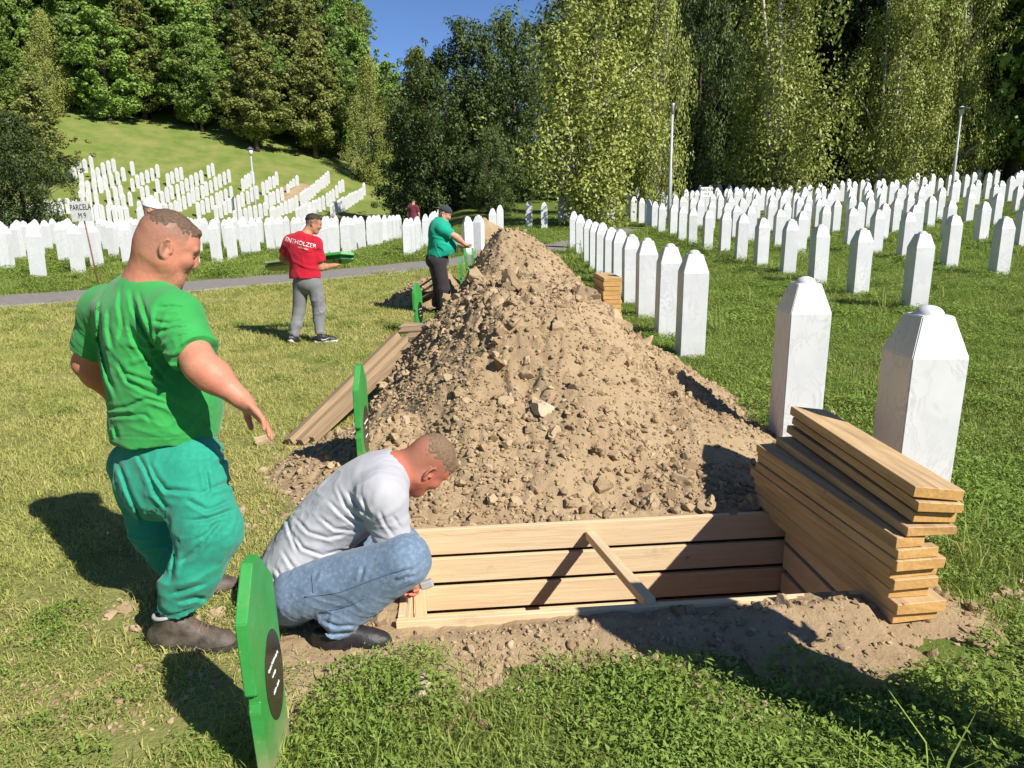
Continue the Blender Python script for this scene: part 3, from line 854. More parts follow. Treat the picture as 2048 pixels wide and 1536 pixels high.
for i, (a, b) in enumerate(cross):
    pa = at(*a); pb = at(*b); pb = pa + (pb - pa).normalized() * 0.60
    o = plank("plank", pa, pb, 0.16, 0.024, M["old_wood"], None, Vector((0.05, -0.2, 1)).normalized(), 150 + i, 0.003)
    tag(o, "%s dark board lying crosswise on top of the leaning planks" % names[i], "plank", "dark boards crosswise on the leaning planks")
lean2 = [((793, 608, 10.6), (866, 556, 11.8)), ((805, 612, 10.6), (880, 560, 11.8)), ((818, 616, 10.6), (893, 566, 11.8))]
names = ["left", "middle", "right"]
for i, (a, b) in enumerate(lean2):
    pa = ground_at(a[0], a[1]); pa.z += 0.03; pb = at(*b)
    o = plank("plank", pa, pb, 0.14, 0.028, M["old_wood"], None, Vector((-0.2, -0.2, 1)).normalized(), 160 + i, 0.003)
    tag(o, "%s weathered plank leaning behind the man in teal" % names[i], "plank", "weathered planks behind the man in teal")
# ------------------------------------------------------------------ green grave boards
OUT = [(-0.10, -0.5), (-0.125, 0.27), (-0.116, 0.30), (-0.116, 0.325), (-0.14, 0.34), (-0.14, 0.565), (-0.03, 0.69), (0.03, 0.69), (0.14, 0.565), (0.14, 0.34), (0.116, 0.325), (0.116, 0.30), (0.125, 0.27), (0.10, -0.5)]
BOARD = prism_mesh("marker_board", [(-a, b) for a, b in OUT], 0.034, 0.003); BOARD.materials.append(M["green_paint"])
def oval_mesh(name, ry, rz, thick, mat):
    bm = bmesh.new(); n = 40
    f = bm.faces.new([bm.verts.new((0, ry * math.cos(2 * math.pi * k / n), rz * math.sin(2 * math.pi * k / n))) for k in range(n)])
    r = bmesh.ops.extrude_face_region(bm, geom=[f])
    for v in r['geom']:
        if isinstance(v, bmesh.types.BMVert): v.co.x += thick
    bmesh.ops.recalc_face_normals(bm, faces=bm.faces[:])
    me = bpy.data.meshes.new(name); bm.to_mesh(me); bm.free(); me.materials.append(mat); return me
RIM_M = oval_mesh("plaque_rim", 0.094, 0.149, 0.003, M["plaque_rim"]); PLQ_M = oval_mesh("plaque", 0.0905, 0.1455, 0.005, M["plaque_black"])
def strokes(name, paths, r, mat, n=5):
    V = []; F = []
    for pth in paths:
        v, f = tube(pth, [r] * len(pth), n); b = len(V); V += v; F += [tuple(dict.fromkeys(i + b for i in q)) for q in f]
    me = bpy.data.meshes.new(name); me.from_pydata([tuple(v) for v in V], [], F); me.materials.append(mat); return me
def script_line(y0, y1, z, seed):
    rr = random.Random(seed); P = []; n = int(abs(y1 - y0) / 0.0035)
    for i in range(n + 1):
        y = y0 + (y1 - y0) * i / n
        P.append((0, y, z + (0.0055 if i % 2 else -0.0055) * rr.uniform(0.35, 1.2)))
    return P
SCRIPT_M = strokes("script", [script_line(-0.055, -0.028, 0.045, 1), script_line(-0.02, 0.012, 0.047, 2), script_line(0.02, 0.055, 0.044, 3), script_line(-0.025, 0.012, 0.008, 4), script_line(-0.03, -0.004, -0.045, 5), script_line(0.008, 0.032, -0.045, 6)], 0.0011, M["white_print"], 4)
def arc(cy, cz, ry, rz, a0, a1, n=14): return [(0, cy + ry * math.cos(a0 + (a1 - a0) * i / n), cz + rz * math.sin(a0 + (a1 - a0) * i / n)) for i in range(n + 1)]
EMB_M = strokes("emblem", [arc(0, 0, 0.026, 0.045, math.radians(200), math.radians(520)), [(0, 0, -0.035), (0, 0, 0.02)], [(0, -0.022, 0.022), (0, 0.022, 0.022)], [(0, 0, 0.05), (0, -0.006, 0.062), (0, 0.004, 0.072), (0, 0, 0.082)], arc(0, 0.02, 0.045, 0.095, math.radians(190), math.radians(350))], 0.0018, M["green_relief"], 5)
def marker(x, y, rz, tilt, label, sink=0.0, zadd=0.0, detail=True):
    root = tag(empty("grave_marker", (x, y, th(x, y) + zadd - sink)), label, "grave marker", "green grave boards")
    root.rotation_euler = (tilt[0], tilt[1], rz)
    b = obj("board", BOARD, None, root)
    if detail:
        obj("rim", RIM_M, None, root, (0.0305, 0.035, 0.285)); p = obj("plaque", PLQ_M, None, root, (0.031, 0.035, 0.285))
        obj("lettering", SCRIPT_M, None, p, (0.0056, 0, 0)); obj("emblem", EMB_M, None, root, (0.032, 0.0, 0.475))
    return root
marker(-0.765, 1.87, 0.075, (0.0, -0.02), "nearest green grave board with dark oval plaque, cut by the bottom edge")
marker(-0.93, 4.12, 0.02, (0.0, 0.01), "green grave board rising behind the crouching man's back", zadd=0.09)
def marker_px(u, v, y, label, h, rz=0.0, tilt=(0, 0)):
    p = at(u, v, y); root = marker(p.x, p.y, rz, tilt, label, zadd=h - 0.70, detail=True); return root
marker_px(836, 640, 9.6, "green grave board standing alone behind the crosswise boards", 0.70, -0.25, (0.0, -0.03))
marker_px(923, 600, 12.0, "leftmost of the three green boards right of the man in teal", 0.86, 0.0, (0.0, -0.02))
marker_px(938, 590, 12.5, "slanting green board gripped by the man in teal", 0.97, 0.0, (0.0, -0.10))
marker_px(945, 560, 13.4, "rightmost of the three green boards beside the second mound", 0.90, 0.0)

# ------------------------------------------------------------------ signs and lamp posts
def text_mesh(body, size, mat, extr=0.0):
    cu = bpy.data.curves.new("lettering", 'FONT'); cu.body = body; cu.size = size; cu.align_x = 'CENTER'; cu.align_y = 'CENTER'; cu.extrude = extr; cu.resolution_u = 3
    to = bpy.data.objects.new("tmp_text", cu)
    dg = bpy.context.evaluated_depsgraph_get()
    COL.objects.link(to); bpy.context.view_layer.update(); dg = bpy.context.evaluated_depsgraph_get()
    me = bpy.data.meshes.new_from_object(to.evaluated_get(dg)); COL.objects.unlink(to); bpy.data.objects.remove(to)
    me.materials.clear(); me.materials.append(mat); return me
def parcel_sign(u0, v0, u1, v1, y, w, h, l1, l2, label, post_mat, face):
    top = at(u0, v0, y); bot = at(u1, v1, y); bot.z = th(bot.x, bot.y) - 0.1
    root = tag(empty("parcel_sign", (bot.x, bot.y, th(bot.x, bot.y))), label, "sign", "parcel signs")
    a = root.location; tl = Vector(top) - a
    me = tube_mesh("post", [Vector(bot) - a, tl + Vector((0, 0.03, 0))], [0.016, 0.014], 6); obj("post", me, post_mat, root)
    lean = math.atan2(tl.x, tl.z) * 0.35
    b = obj("board", box_mesh("board", w, 0.02, h, 0.004), M["sign_white"], root, tl, (0, lean, face))
    obj("lettering", text_mesh(l1, h * 0.36, M["black_print"], 0.001), None, b, (0, -0.0125, h * 0.2), (math.radians(90), 0, 0)).scale = (0.9, 1.15, 1)
    obj("lettering", text_mesh(l2, h * 0.36, M["black_print"], 0.001), None, b, (0.01, -0.0125, -h * 0.22), (math.radians(90), 0, 0)).scale = (0.9, 1.15, 1)
    return root
parcel_sign(163, 423, 196, 556, 15.2, 0.54, 0.40, "PARCELA", "M 9", "white parcel sign with black letters on a rusty leaning post", M["rust"], -0.25)
parcel_sign(1413, 384, 1413, 440, 31.0, 0.54, 0.40, "PARCELA", "M 8", "small white parcel sign among the far stones on the right", M["galvanised"], 0.15)

def lamp(u, vt, vb, y, kind, label):
    b = at(u, vb, y); t = at(u, vt, y); x = b.x; z0 = th(x, y); H = t.z - z0
    root = tag(empty("street_lamp", (x, y, z0)), label, "street lamp", "street lamps in the cemetery")
    obj("pole", tube_mesh("pole", [(0, 0, -0.2), (0, 0, H * 0.45), (0, 0, H * 0.46), (0, 0, H - 0.45)], [0.085, 0.08, 0.06, 0.05], 10), M["galvanised"], root)
    if kind == 'disc':
        V, F = tube([(0, 0, H - 0.5), (0, 0, H - 0.36), (0, 0, H - 0.30), (0, 0, H - 0.12), (0, 0, H - 0.02), (0, 0, H)], [0.07, 0.13, 0.12, 0.20, 0.06, 0.02], 14)
        me = bpy.data.meshes.new("lamp_head"); me.from_pydata(V, [], [tuple(dict.fromkeys(f)) for f in F]); obj("lamp_head", me, M["lamp_glass"], root)
        V, F = tube([(0, 0, H - 0.19), (0, 0, H - 0.12), (0, 0, H - 0.07)], [0.42, 0.44, 0.12], 18)
        me = bpy.data.meshes.new("lamp_hood"); me.from_pydata(V, [], [tuple(dict.fromkeys(f)) for f in F]); obj("lamp_hood", me, M["lamp_dark"], root)
    elif kind == 'lantern':
        obj("lamp_head", tube_mesh("lamp_head", [(0, 0, H - 0.5), (0, 0, H - 0.38), (0, 0, H - 0.1)], [0.1, 0.15, 0.22], 8), M["lamp_glass"], root)
        obj("lamp_hood", tube_mesh("lamp_hood", [(0, 0, H - 0.1), (0, 0, H - 0.07), (0, 0, H + 0.1)], [0.28, 0.27, 0.04], 8), M["lamp_dark"], root)
    else:
        obj("lamp_head", tube_mesh("lamp_head", [(0, 0, H - 0.46), (0, 0, H - 0.12), (0, 0, H - 0.02), (0, 0, H)], [0.05, 0.055, 0.09, 0.03], 10), M["galvanised"], root)
lamp(512, 296, 420, 55, 'lantern', "slim lamp post with dark lantern among the hillside stones")
lamp(1338, 206, 425, 31.5, 'pole', "tall bare grey lamp post left of the parcel sign on the right")
lamp(1901, 212, 400, 42, 'disc', "lamp post with a wide round hood in front of the right trees")
# ------------------------------------------------------------------ trees
def leaf_cloud(rr, centers, radii, counts, leaf, aspect, up=0.35, out=1.0, hang=0.0, squash=0.75):
    C = np.repeat(centers, counts, 0); Rr = np.repeat(radii, counts); n = len(C)
    d = rr.normal(size=(n, 3)); d /= np.linalg.norm(d, axis=1, keepdims=True)
    r = rr.random(n) ** 0.45
    off = d * (Rr * r)[:, None]; off[:, 2] *= squash
    if hang:
        off[:, 2] = off[:, 2] * (1 + hang) - np.abs(off[:, 2]) * hang * 0.6
    P = C + off
    nrm = d * out + rr.normal(size=(n, 3)) * 0.42 + np.array([0, 0, up])
    nrm /= np.linalg.norm(nrm, axis=1, keepdims=True)
    a = rr.normal(size=(n, 3)) + np.array([0, 0, -1.6 * (hang > 0)])
    a -= nrm * (a * nrm).sum(1, keepdims=True); a /= np.linalg.norm(a, axis=1, keepdims=True)
    b = np.cross(nrm, a)
    s = leaf * rr.uniform(0.7, 1.3, n)
    A = a * (s * 0.5)[:, None]; B = b * (s * 0.5 * aspect)[:, None]; fold = nrm * (s * 0.10)[:, None]
    V = np.stack([P - A, P + B + fold, P + A, P - B + fold], 1).reshape(-1, 3)
    F = np.arange(n * 4).reshape(-1, 4)
    cv = np.repeat(rr.random(len(counts)) * 0.55, counts)
    var = np.clip(cv + rr.random(n) * 0.6, 0, 1)
    return V, F, np.repeat(var, 4)

def make_tree(kind, seed):
    """one tree 10 m high: (trunk mesh, crown mesh)"""
    rr = np.random.default_rng(seed)
    P = dict(broad=dict(z0=0.14, rm=2.9, ncl=170, rc=(0.5, 1.0), nl=100, leaf=0.24, asp=0.62, mat="broad_leaf"),
             linden=dict(z0=0.15, rm=2.7, ncl=160, rc=(0.45, 0.85), nl=95, leaf=0.22, asp=0.66, mat="linden_leaf"),
             dark=dict(z0=0.04, rm=3.3, ncl=150, rc=(0.5, 0.95), nl=130, leaf=0.20, asp=0.5, mat="dark_leaf"),
             bright=dict(z0=0.10, rm=3.0, ncl=150, rc=(0.5, 0.95), nl=100, leaf=0.24, asp=0.62, mat="bright_leaf"),
             birch=dict(z0=0.10, rm=2.15, ncl=175, rc=(0.35, 0.85), nl=150, leaf=0.12, asp=0.55, mat="birch_leaf"),
             spruce=dict(z0=0.05, rm=2.0, ncl=170, rc=(0.35, 0.6), nl=85, leaf=0.20, asp=0.28, mat="dark_leaf"))[kind]
    lob = rr.uniform(0, 6.28, 4)
    def env(t, az):
        if kind == 'birch': r = (1 - t) ** 0.62 * np.minimum(1, 0.42 + t * 2.6) * 1.12
        elif kind == 'spruce': r = (1 - t) ** 0.9 * np.minimum(1, t * 8 + 0.5)
        elif kind == 'dark': r = np.sin(np.pi * np.clip(0.16 + t * 0.80, 0, 1)) ** 0.55
        elif kind == 'linden': r = (1 - t) ** 0.55 * np.minimum(1, 0.35 + t * 3.2)
        else: r = np.sin(np.pi * np.clip(0.10 + t * 0.86, 0, 1)) ** 0.62
        return P['rm'] * r * (1 + 0.20 * np.sin(az * 2 + lob[0] + t * 3) + 0.17 * np.sin(az * 3 + lob[1] + t * 7) + 0.17 * np.sin(t * 15 + lob[2] + az * 2))
    # boughs first, then leaf clumps gathered round each bough, so that gaps stay between them
    nb = P['ncl'] // 5; tb = (np.arange(nb) + rr.random(nb)) / nb; tb = tb ** (1.15 if kind in ('birch', 'spruce', 'linden') else 0.95); ab = np.cumsum(rr.uniform(1.7, 3.1, nb))
    n = nb * 5; t = np.clip(np.repeat(tb, 5) + rr.normal(0, 0.035, n), 0, 1); az = np.repeat(ab, 5) + rr.normal(0, 0.30, n)
    f = np.clip(np.repeat(rr.uniform(0.55, 1.05, nb), 5) * np.tile(np.linspace(0.45, 1.0, 5), nb), 0.1, 1.08)
    rad = env(t, az) * f
    z = 10 * (P['z0'] + (1 - P['z0']) * t * 0.97) - (0.9 if kind == 'birch' else 0.35) * f ** 2 * (1 - t)
    lean = np.array([rr.normal(0, 0.12), rr.normal(0, 0.12)])
    cen = np.stack([rad * np.cos(az) + lean[0] * z / 3, rad * np.sin(az) + lean[1] * z / 3, np.maximum(z, 0.6)], 1)
    rc = rr.uniform(*P['rc'], n) * (1 - 0.35 * t); cnt = np.maximum(20, (P['nl'] * (rc / np.mean(rc)) ** 2 * rr.uniform(0.7, 1.3, n))).astype(int)
    hang = 0.8 if kind == 'birch' else (0.4 if kind == 'dark' else 0.0)
    V, F, var = leaf_cloud(rr, cen, rc, cnt, P['leaf'], P['asp'], hang=hang, squash=1.0 if hang else 0.7)
    # stray twigs that break the outline
    m = 90; ti = rr.random(m); ai = rr.uniform(0, 6.28, m); rr_ = env(ti, ai) * rr.uniform(0.98, 1.16, m)
    c2 = np.stack([rr_ * np.cos(ai) + lean[0] * 3 * ti, rr_ * np.sin(ai) + lean[1] * 3 * ti, 10 * (P['z0'] + (1 - P['z0']) * ti)], 1)
    V2, F2, v2 = leaf_cloud(rr, c2, np.full(m, 0.28), np.full(m, 26), P['leaf'], P['asp'], hang=hang)
    crown = mesh_np(kind + "_crown", np.concatenate([V, V2]), np.concatenate([F, F2 + len(V)])); vattr(crown, "var", np.concatenate([var, v2]))
    crown.materials.append(M[P['mat']])
    # trunk and limbs
    TV = []; TF = []
    def add(pts, rads, k):
        v, q = tube(pts, rads, k); b = len(TV); TV.extend(v); TF.extend(tuple(dict.fromkeys(i + b for i in x)) for x in q)
    def stem(bx, by, r0, top, lx, ly):
        pts = []; rads = []
        for i in range(9):
            h = i / 8
            pts.append((bx * (1 - h * 0.6) + lx * h * top * 0.1 + math.sin(h * 7 + seed) * 0.12 * h, by + ly * h * top * 0.1 + math.cos(h * 6 + seed) * 0.12 * h, -0.3 + h * top)); rads.append(r0 * (1.25 if i == 0 else 1) * (1 - h) ** 0.8 + 0.012)
        add(pts, rads, 8); return pts
    stems = [stem(0, 0, 0.13 if kind == 'birch' else 0.19, 9.3, lean[0] * 3, lean[1] * 3)]
    if kind == 'birch': stems.append(stem(0.35, 0.1, 0.09, 8.2, lean[0] * 3 + 0.9, lean[1] * 3))
    order = rr.permutation(n)[:46 if kind == 'birch' else 34]
    for i in order:
        c = cen[i]; sp = stems[int(rr.integers(len(stems)))]
        zz = max(0.8, c[2] - np.hypot(c[0], c[1]) * 0.75)
        k = min(8, max(1, int((zz + 0.3) / 9.3 * 8)))
        a = np.array(sp[k]); mid = (a + c) / 2 + (0, 0, 0.18)
        add([a, mid, c], [0.055 if kind != 'birch' else 0.035, 0.028, 0.008], 5)
    trunk = bpy.data.meshes.new(kind + "_trunk"); trunk.from_pydata([tuple(v) for v in TV], [], TF); set_smooth(trunk)
    trunk.materials.append(M["birch_bark"] if kind == 'birch' else M["bark"])
    return trunk, crown
TREES = {k: [make_tree(k, s + 10 * i) for i in range(n)] for k, n, s in (("broad", 3, 1), ("linden", 2, 2), ("dark", 2, 3), ("bright", 2, 4), ("birch", 3, 5), ("spruce", 1, 6))}
_tr = random.Random(11)
def tree(kind, x, y, h, label, group, name=None, w=1.0, variant=None, rz=None, sink=0.0):
    tm, cm = TREES[kind][_tr.randrange(len(TREES[kind])) if variant is None else variant]
    s = h / 10.0
    root = tag(empty(name or {"broad": "broadleaf_tree", "linden": "linden_tree", "dark": "dark_tree", "bright": "broadleaf_tree", "birch": "birch_tree", "spruce": "spruce_tree"}[kind], (x, y, th(x, y) - sink)), label, "tree", group)
    root.rotation_euler = (0, 0, _tr.uniform(0, 6.28) if rz is None else rz); root.scale = (s * w, s * w, s)
    obj("trunk", tm, None, root); obj("crown", cm, None, root)
    return root
def tree_px(kind, u, y, h, label, group, **k):
    p = at(u, 430, y); return tree(kind, p.x, y, h, label, group, **k)
gb = "birches and trees behind the right field"
tree_px("birch", 1172, 33, 13.6, "big weeping yellow-green birch with white trunk right of the far mound", gb, w=1.12, variant=0)
tree_px("birch", 1556, 43, 18.5, "tall birch with forked white trunk in the middle of the right field", gb, w=0.88, variant=1)
tree_px("birch", 1300, 38, 16.5, "slender birch just left of the bare lamp post", gb, w=0.48, variant=2)
tree_px("birch", 1772, 45, 16.0, "birch right of the forked birch, crowns touching", gb, w=0.78, variant=2)
tree_px("birch", 1855, 47, 18.0, "tall pale birch between two others left of the hooded lamp", gb, w=0.52, variant=0)
tree_px("birch", 1905, 47, 17.5, "birch standing right behind the hooded lamp post", gb, w=0.6, variant=1)
tree_px("dark", 1388, 50, 16.0, "dense dark green tree with black trunk behind the bare lamp post", gb, w=0.52, variant=0)
tree_px("bright", 2010, 50, 20.0, "large bright green broadleaf tree at the right edge", gb, w=1.0, variant=0)
tree_px("bright", 1930, 60, 23.0, "high light green tree rising behind the hooded lamp", gb, w=1.0, variant=1)
tree_px("broad", 2120, 46, 18.0, "green tree cut off by the right edge of the photo", gb, w=1.0)
gm = "dark trees in the middle distance"
tree_px("dark", 868, 49, 10.6, "broad dark drooping tree left of centre, behind the far stones", gm, w=1.0, variant=0)
tree_px("dark", 955, 50, 11.4, "dark drooping tree in the centre with bare twigs on top", gm, w=1.0, variant=1)
tree_px("dark", 1030, 52, 11.6, "dark tree just left of the weeping birch", gm, w=0.95, variant=0)
tree_px("dark", 985, 42, 4.8, "low dark bush under the central trees", gm, w=1.0, variant=1)
tree_px("dark", 820, 55, 9.0, "dark bushy tree at the right foot of the grassy hill", gm, w=0.9, variant=1)
gr = "dark wood behind the birches"
for i, (u, y, h, k) in enumerate(sorted(((1120, 62, 13, "dark"), (1215, 58, 20, "dark"), (1300, 60, 19, "dark"), (1360, 66, 20, "dark"), (1432, 57, 13.5, "dark"), (1490, 60, 19, "dark"), (1540, 66, 24, "dark"), (1610, 60, 22, "dark"), (1680, 64, 24, "dark"), (1750, 60, 23, "dark"), (1830, 63, 24, "broad"), (1890, 58, 21, "dark"), (1960, 66, 25, "bright"), (2040, 60, 22, "dark"), (2120, 58, 22, "broad"), (1190, 75, 16, "bright"), (1270, 78, 21, "dark"), (1580, 80, 26, "broad"), (1780, 80, 28, "bright"), (1460, 55, 9, "dark"), (1640, 55, 8, "dark"), (1840, 54, 9, "dark"), (1960, 53, 8, "dark"), (1250, 52, 8, "dark"), (2060, 52, 8, "dark")))):
    tree_px(k, u, y, h, "%s leafy tree from the left in the shaded wood behind the birches" % ORD[i], gr, w=0.95)
gl = "trees at the edge of the grassy hill"
tree_px("dark", 48, 39, 6.4, "low bushy dark tree standing over the stones at the left edge", gl, w=1.05, variant=0)
tree_px("dark", -40, 41, 7.4, "dark bushy tree cut off by the left edge", gl, w=1.0, variant=1)
tree_px("linden", 108, 57, 8.2, "round olive-green tree above the left stones", gl, w=1.12, variant=0)
tree_px("broad", 205, 74, 9.0, "shaded tree at the top left of the grassy hill", gl, w=1.0)
tree_px("broad", 423, 76, 9.0, "young green tree with pale trunk standing on the hill grass", gl, w=0.85, variant=1)
tree_px("linden", 526, 74, 11.0, "broad olive tree casting a shadow on the hill grass", gl, w=1.2, variant=1)
tree_px("linden", 640, 77, 12.0, "dark olive tree at the right end of the hill grass", gl, w=1.1, variant=0)
tree_px("birch", 744, 74, 12.0, "birch with bent white trunk at the foot of the wooded hill", gl, w=0.95, variant=0)
tree_px("broad", 690, 80, 11.0, "leafy tree between the olive tree and the bent birch", gl, w=1.0)
gw = "trees of the wood covering the hill"
kinds = ["broad"] * 5 + ["linden"] * 3 + ["bright"] * 3 + ["dark"] * 2 + ["birch", "spruce"]
wl = {"broad": "green leafy tree in the wood covering the hill", "linden": "olive-green tree in the wood covering the hill", "bright": "light green tree in the wood covering the hill", "dark": "dark bushy tree in the wood covering the hill", "birch": "pale birch in the wood covering the hill", "spruce": "pointed conifer in the wood covering the hill"}
placed = []
tries = 0
while len(placed) < 150 and tries < 9000:
    tries += 1
    u = _tr.uniform(-260, 1010); d = 80 + 58 * _tr.random() ** 1.15
    az = math.atan2(u - 1024, FPX); x = d * math.sin(az); y = d * math.cos(az)
    if u > 700 and d < 88: continue
    if 150 < u < 700 and d < 83: continue
    if any((x - a) ** 2 + (y - b) ** 2 < (3.9 + (d - 80) * 0.02) ** 2 for a, b in placed): continue
    placed.append((x, y))
    k = _tr.choice(kinds); h = _tr.uniform(9.5, 14.5) * (0.85 if d < 88 else 1.05)
    if u > 720 and d > 100: h *= max(0.45, 1 - (u - 720) / 300)
    if u > 690 and d > 92: h *= 0.72
    if u > 860 and d > 95: continue
    place = ("lower edge" if d < 92 else "middle" if d < 112 else "upper part") + " of the hill wood, " + ("above the left edge" if u < 130 else "left of the hill lamp" if u < 470 else "above the man in red" if u < 720 else "near the open sky")
    tree(k, x, y, h, "%s at the %s" % (wl[k].split(" in the")[0], place), gw, w=_tr.uniform(0.95, 1.25), sink=0.4)
# ------------------------------------------------------------------ people: bodies and clothes grown as one smooth surface each
class Fld:
    """signed distance field on a grid; blobs are blended in, then a surface is drawn round them"""
    def __init__(s, lo, hi, h):
        s.h = h; s.lo = np.array(lo, float) - 4 * h; s.n = np.ceil((np.array(hi, float) + 4 * h - s.lo) / h).astype(int) + 1
        s.f = np.full(s.n, 0.5, np.float32)
        s.ax = [(s.lo[i] + h * np.arange(s.n[i])).astype(np.float32) for i in range(3)]
    def box(s, lo, hi, pad):
        sl = []
        for i in range(3):
            a = int(np.floor((lo[i] - pad - s.lo[i]) / s.h)); b = int(np.ceil((hi[i] + pad - s.lo[i]) / s.h)) + 1
            sl.append(slice(max(0, a), min(s.n[i], max(0, b))))
        X = s.ax[0][sl[0]][:, None, None]; Y = s.ax[1][sl[1]][None, :, None]; Z = s.ax[2][sl[2]][None, None, :]
        return tuple(sl), X, Y, Z
    def blend(s, sl, d, k, op):
        f = s.f[sl]
        if op == 'u':
            h = np.maximum(k - np.abs(f - d), 0) / max(k, 1e-6); s.f[sl] = np.minimum(f, d) - h * h * k * 0.25
        else:
            d = -d; h = np.maximum(k - np.abs(f - d), 0) / max(k, 1e-6); s.f[sl] = np.maximum(f, d) + h * h * k * 0.25
    def cap(s, a, b, ra, rb=None, k=0.02, n=None, sq=1.0, cuts=(), op='u'):
        rb = ra if rb is None else rb; a = np.array(a, float); b = np.array(b, float)
        pad = max(ra, rb) * max(1, sq) + k + 4 * s.h
        sl, X, Y, Z = s.box(np.minimum(a, b), np.maximum(a, b), pad)
        ba = b - a; L2 = max(ba @ ba, 1e-9)
        px, py, pz = X - a[0], Y - a[1], Z - a[2]
        h = np.clip((px * ba[0] + py * ba[1] + pz * ba[2]) / L2, 0, 1)
        dx, dy, dz = px - ba[0] * h, py - ba[1] * h, pz - ba[2] * h
        if n is not None:
            n = np.array(n, float); n = n / np.linalg.norm(n); dn = (dx * n[0] + dy * n[1] + dz * n[2]) * (1 / sq - 1)
            dx, dy, dz = dx + n[0] * dn, dy + n[1] * dn, dz + n[2] * dn
        d = np.sqrt(dx * dx + dy * dy + dz * dz) - (ra + (rb - ra) * h)
        for p, q in cuts: d = np.maximum(d, (X - p[0]) * q[0] + (Y - p[1]) * q[1] + (Z - p[2]) * q[2])
        s.blend(sl, d.astype(np.float32), k, op)
    def ell(s, c, r, axes=None, k=0.03, cuts=(), op='u'):
        c = np.array(c, float); r = np.array(r, float)
        sl, X, Y, Z = s.box(c, c, r.max() + k + 4 * s.h)
        px, py, pz = X - c[0], Y - c[1], Z - c[2]
        if axes is None: u, v, w = px, py, pz
        else:
            A = [np.array(q, float) / np.linalg.norm(q) for q in axes]
            u, v, w = [px * q[0] + py * q[1] + pz * q[2] for q in A]
        k0 = np.sqrt((u / r[0]) ** 2 + (v / r[1]) ** 2 + (w / r[2]) ** 2); k1 = np.sqrt((u / r[0] ** 2) ** 2 + (v / r[1] ** 2) ** 2 + (w / r[2] ** 2) ** 2)
        d = k0 * (k0 - 1) / np.maximum(k1, 1e-6)
        for p, q in cuts: d = np.maximum(d, (X - p[0]) * q[0] + (Y - p[1]) * q[1] + (Z - p[2]) * q[2])
        s.blend(sl, d.astype(np.float32), k, op)
    def cut(s, p, q, lo=None, hi=None, k=0.0):
        lo = s.lo if lo is None else lo; hi = s.lo + s.n * s.h if hi is None else hi
        sl, X, Y, Z = s.box(lo, hi, 0)
        d = (X - p[0]) * q[0] + (Y - p[1]) * q[1] + (Z - p[2]) * q[2]
        s.f[sl] = np.maximum(s.f[sl], d.astype(np.float32))
    def disp(s, fn, band=0.03):
        I = np.nonzero(np.abs(s.f) < band)
        P = np.stack([s.ax[i][I[i]] for i in range(3)], 1)
        s.f[I] += fn(P).astype(np.float32)
    def mesh(s, name, mat, origin):
        f = s.f; neg = f < 0
        c = np.zeros(np.array(f.shape) - 1, np.uint8)
        for i in (0, 1):
            for j in (0, 1):
                for k in (0, 1): c += neg[i:f.shape[0] - 1 + i, j:f.shape[1] - 1 + j, k:f.shape[2] - 1 + k]
        act = (c > 0) & (c < 8); A = np.argwhere(act); idx = np.full(act.shape, -1, np.int32); idx[act] = np.arange(len(A))
        S = np.zeros((len(A), 3)); N = np.zeros(len(A)); C8 = [(i, j, k) for i in (0, 1) for j in (0, 1) for k in (0, 1)]
        val = {q: f[A[:, 0] + q[0], A[:, 1] + q[1], A[:, 2] + q[2]] for q in C8}
        for q in C8:
            for ax in range(3):
                if q[ax]: continue
                r = list(q); r[ax] = 1; r = tuple(r)
                a, b = val[q], val[r]; x = (a < 0) != (b < 0)
                t = np.where(x, a / np.where(x, a - b, 1), 0)
                P = np.tile(np.array(q, float), (len(A), 1)); P[:, ax] = t
                S += P * x[:, None]; N += x
        V = (A + S / N[:, None]) * s.h + s.lo - np.array(origin)
        F = []
        for ax in range(3):
            o1, o2 = [(1, 2), (2, 0), (0, 1)][ax]
            a = np.take(neg, range(f.shape[ax] - 1), ax); b = np.take(neg, range(1, f.shape[ax]), ax)
            E = np.argwhere(a != b); ok = (E[:, o1] > 0) & (E[:, o2] > 0) & (E[:, o1] < f.shape[o1] - 1) & (E[:, o2] < f.shape[o2] - 1); E = E[ok]
            fl = neg[E[:, 0], E[:, 1], E[:, 2]]
            q = []
            for d1, d2 in ((0, 0), (1, 0), (1, 1), (0, 1)):
                G = E.copy(); G[:, o1] -= d1; G[:, o2] -= d2; q.append(idx[G[:, 0], G[:, 1], G[:, 2]])
            Q = np.stack(q, 1); Q[~fl] = Q[~fl][:, ::-1]; F.append(Q)
        F = np.concatenate(F); F = F[(F >= 0).all(1)]
        me = mesh_np(name, V, F); set_smooth(me); me.materials.append(mat)
        return me

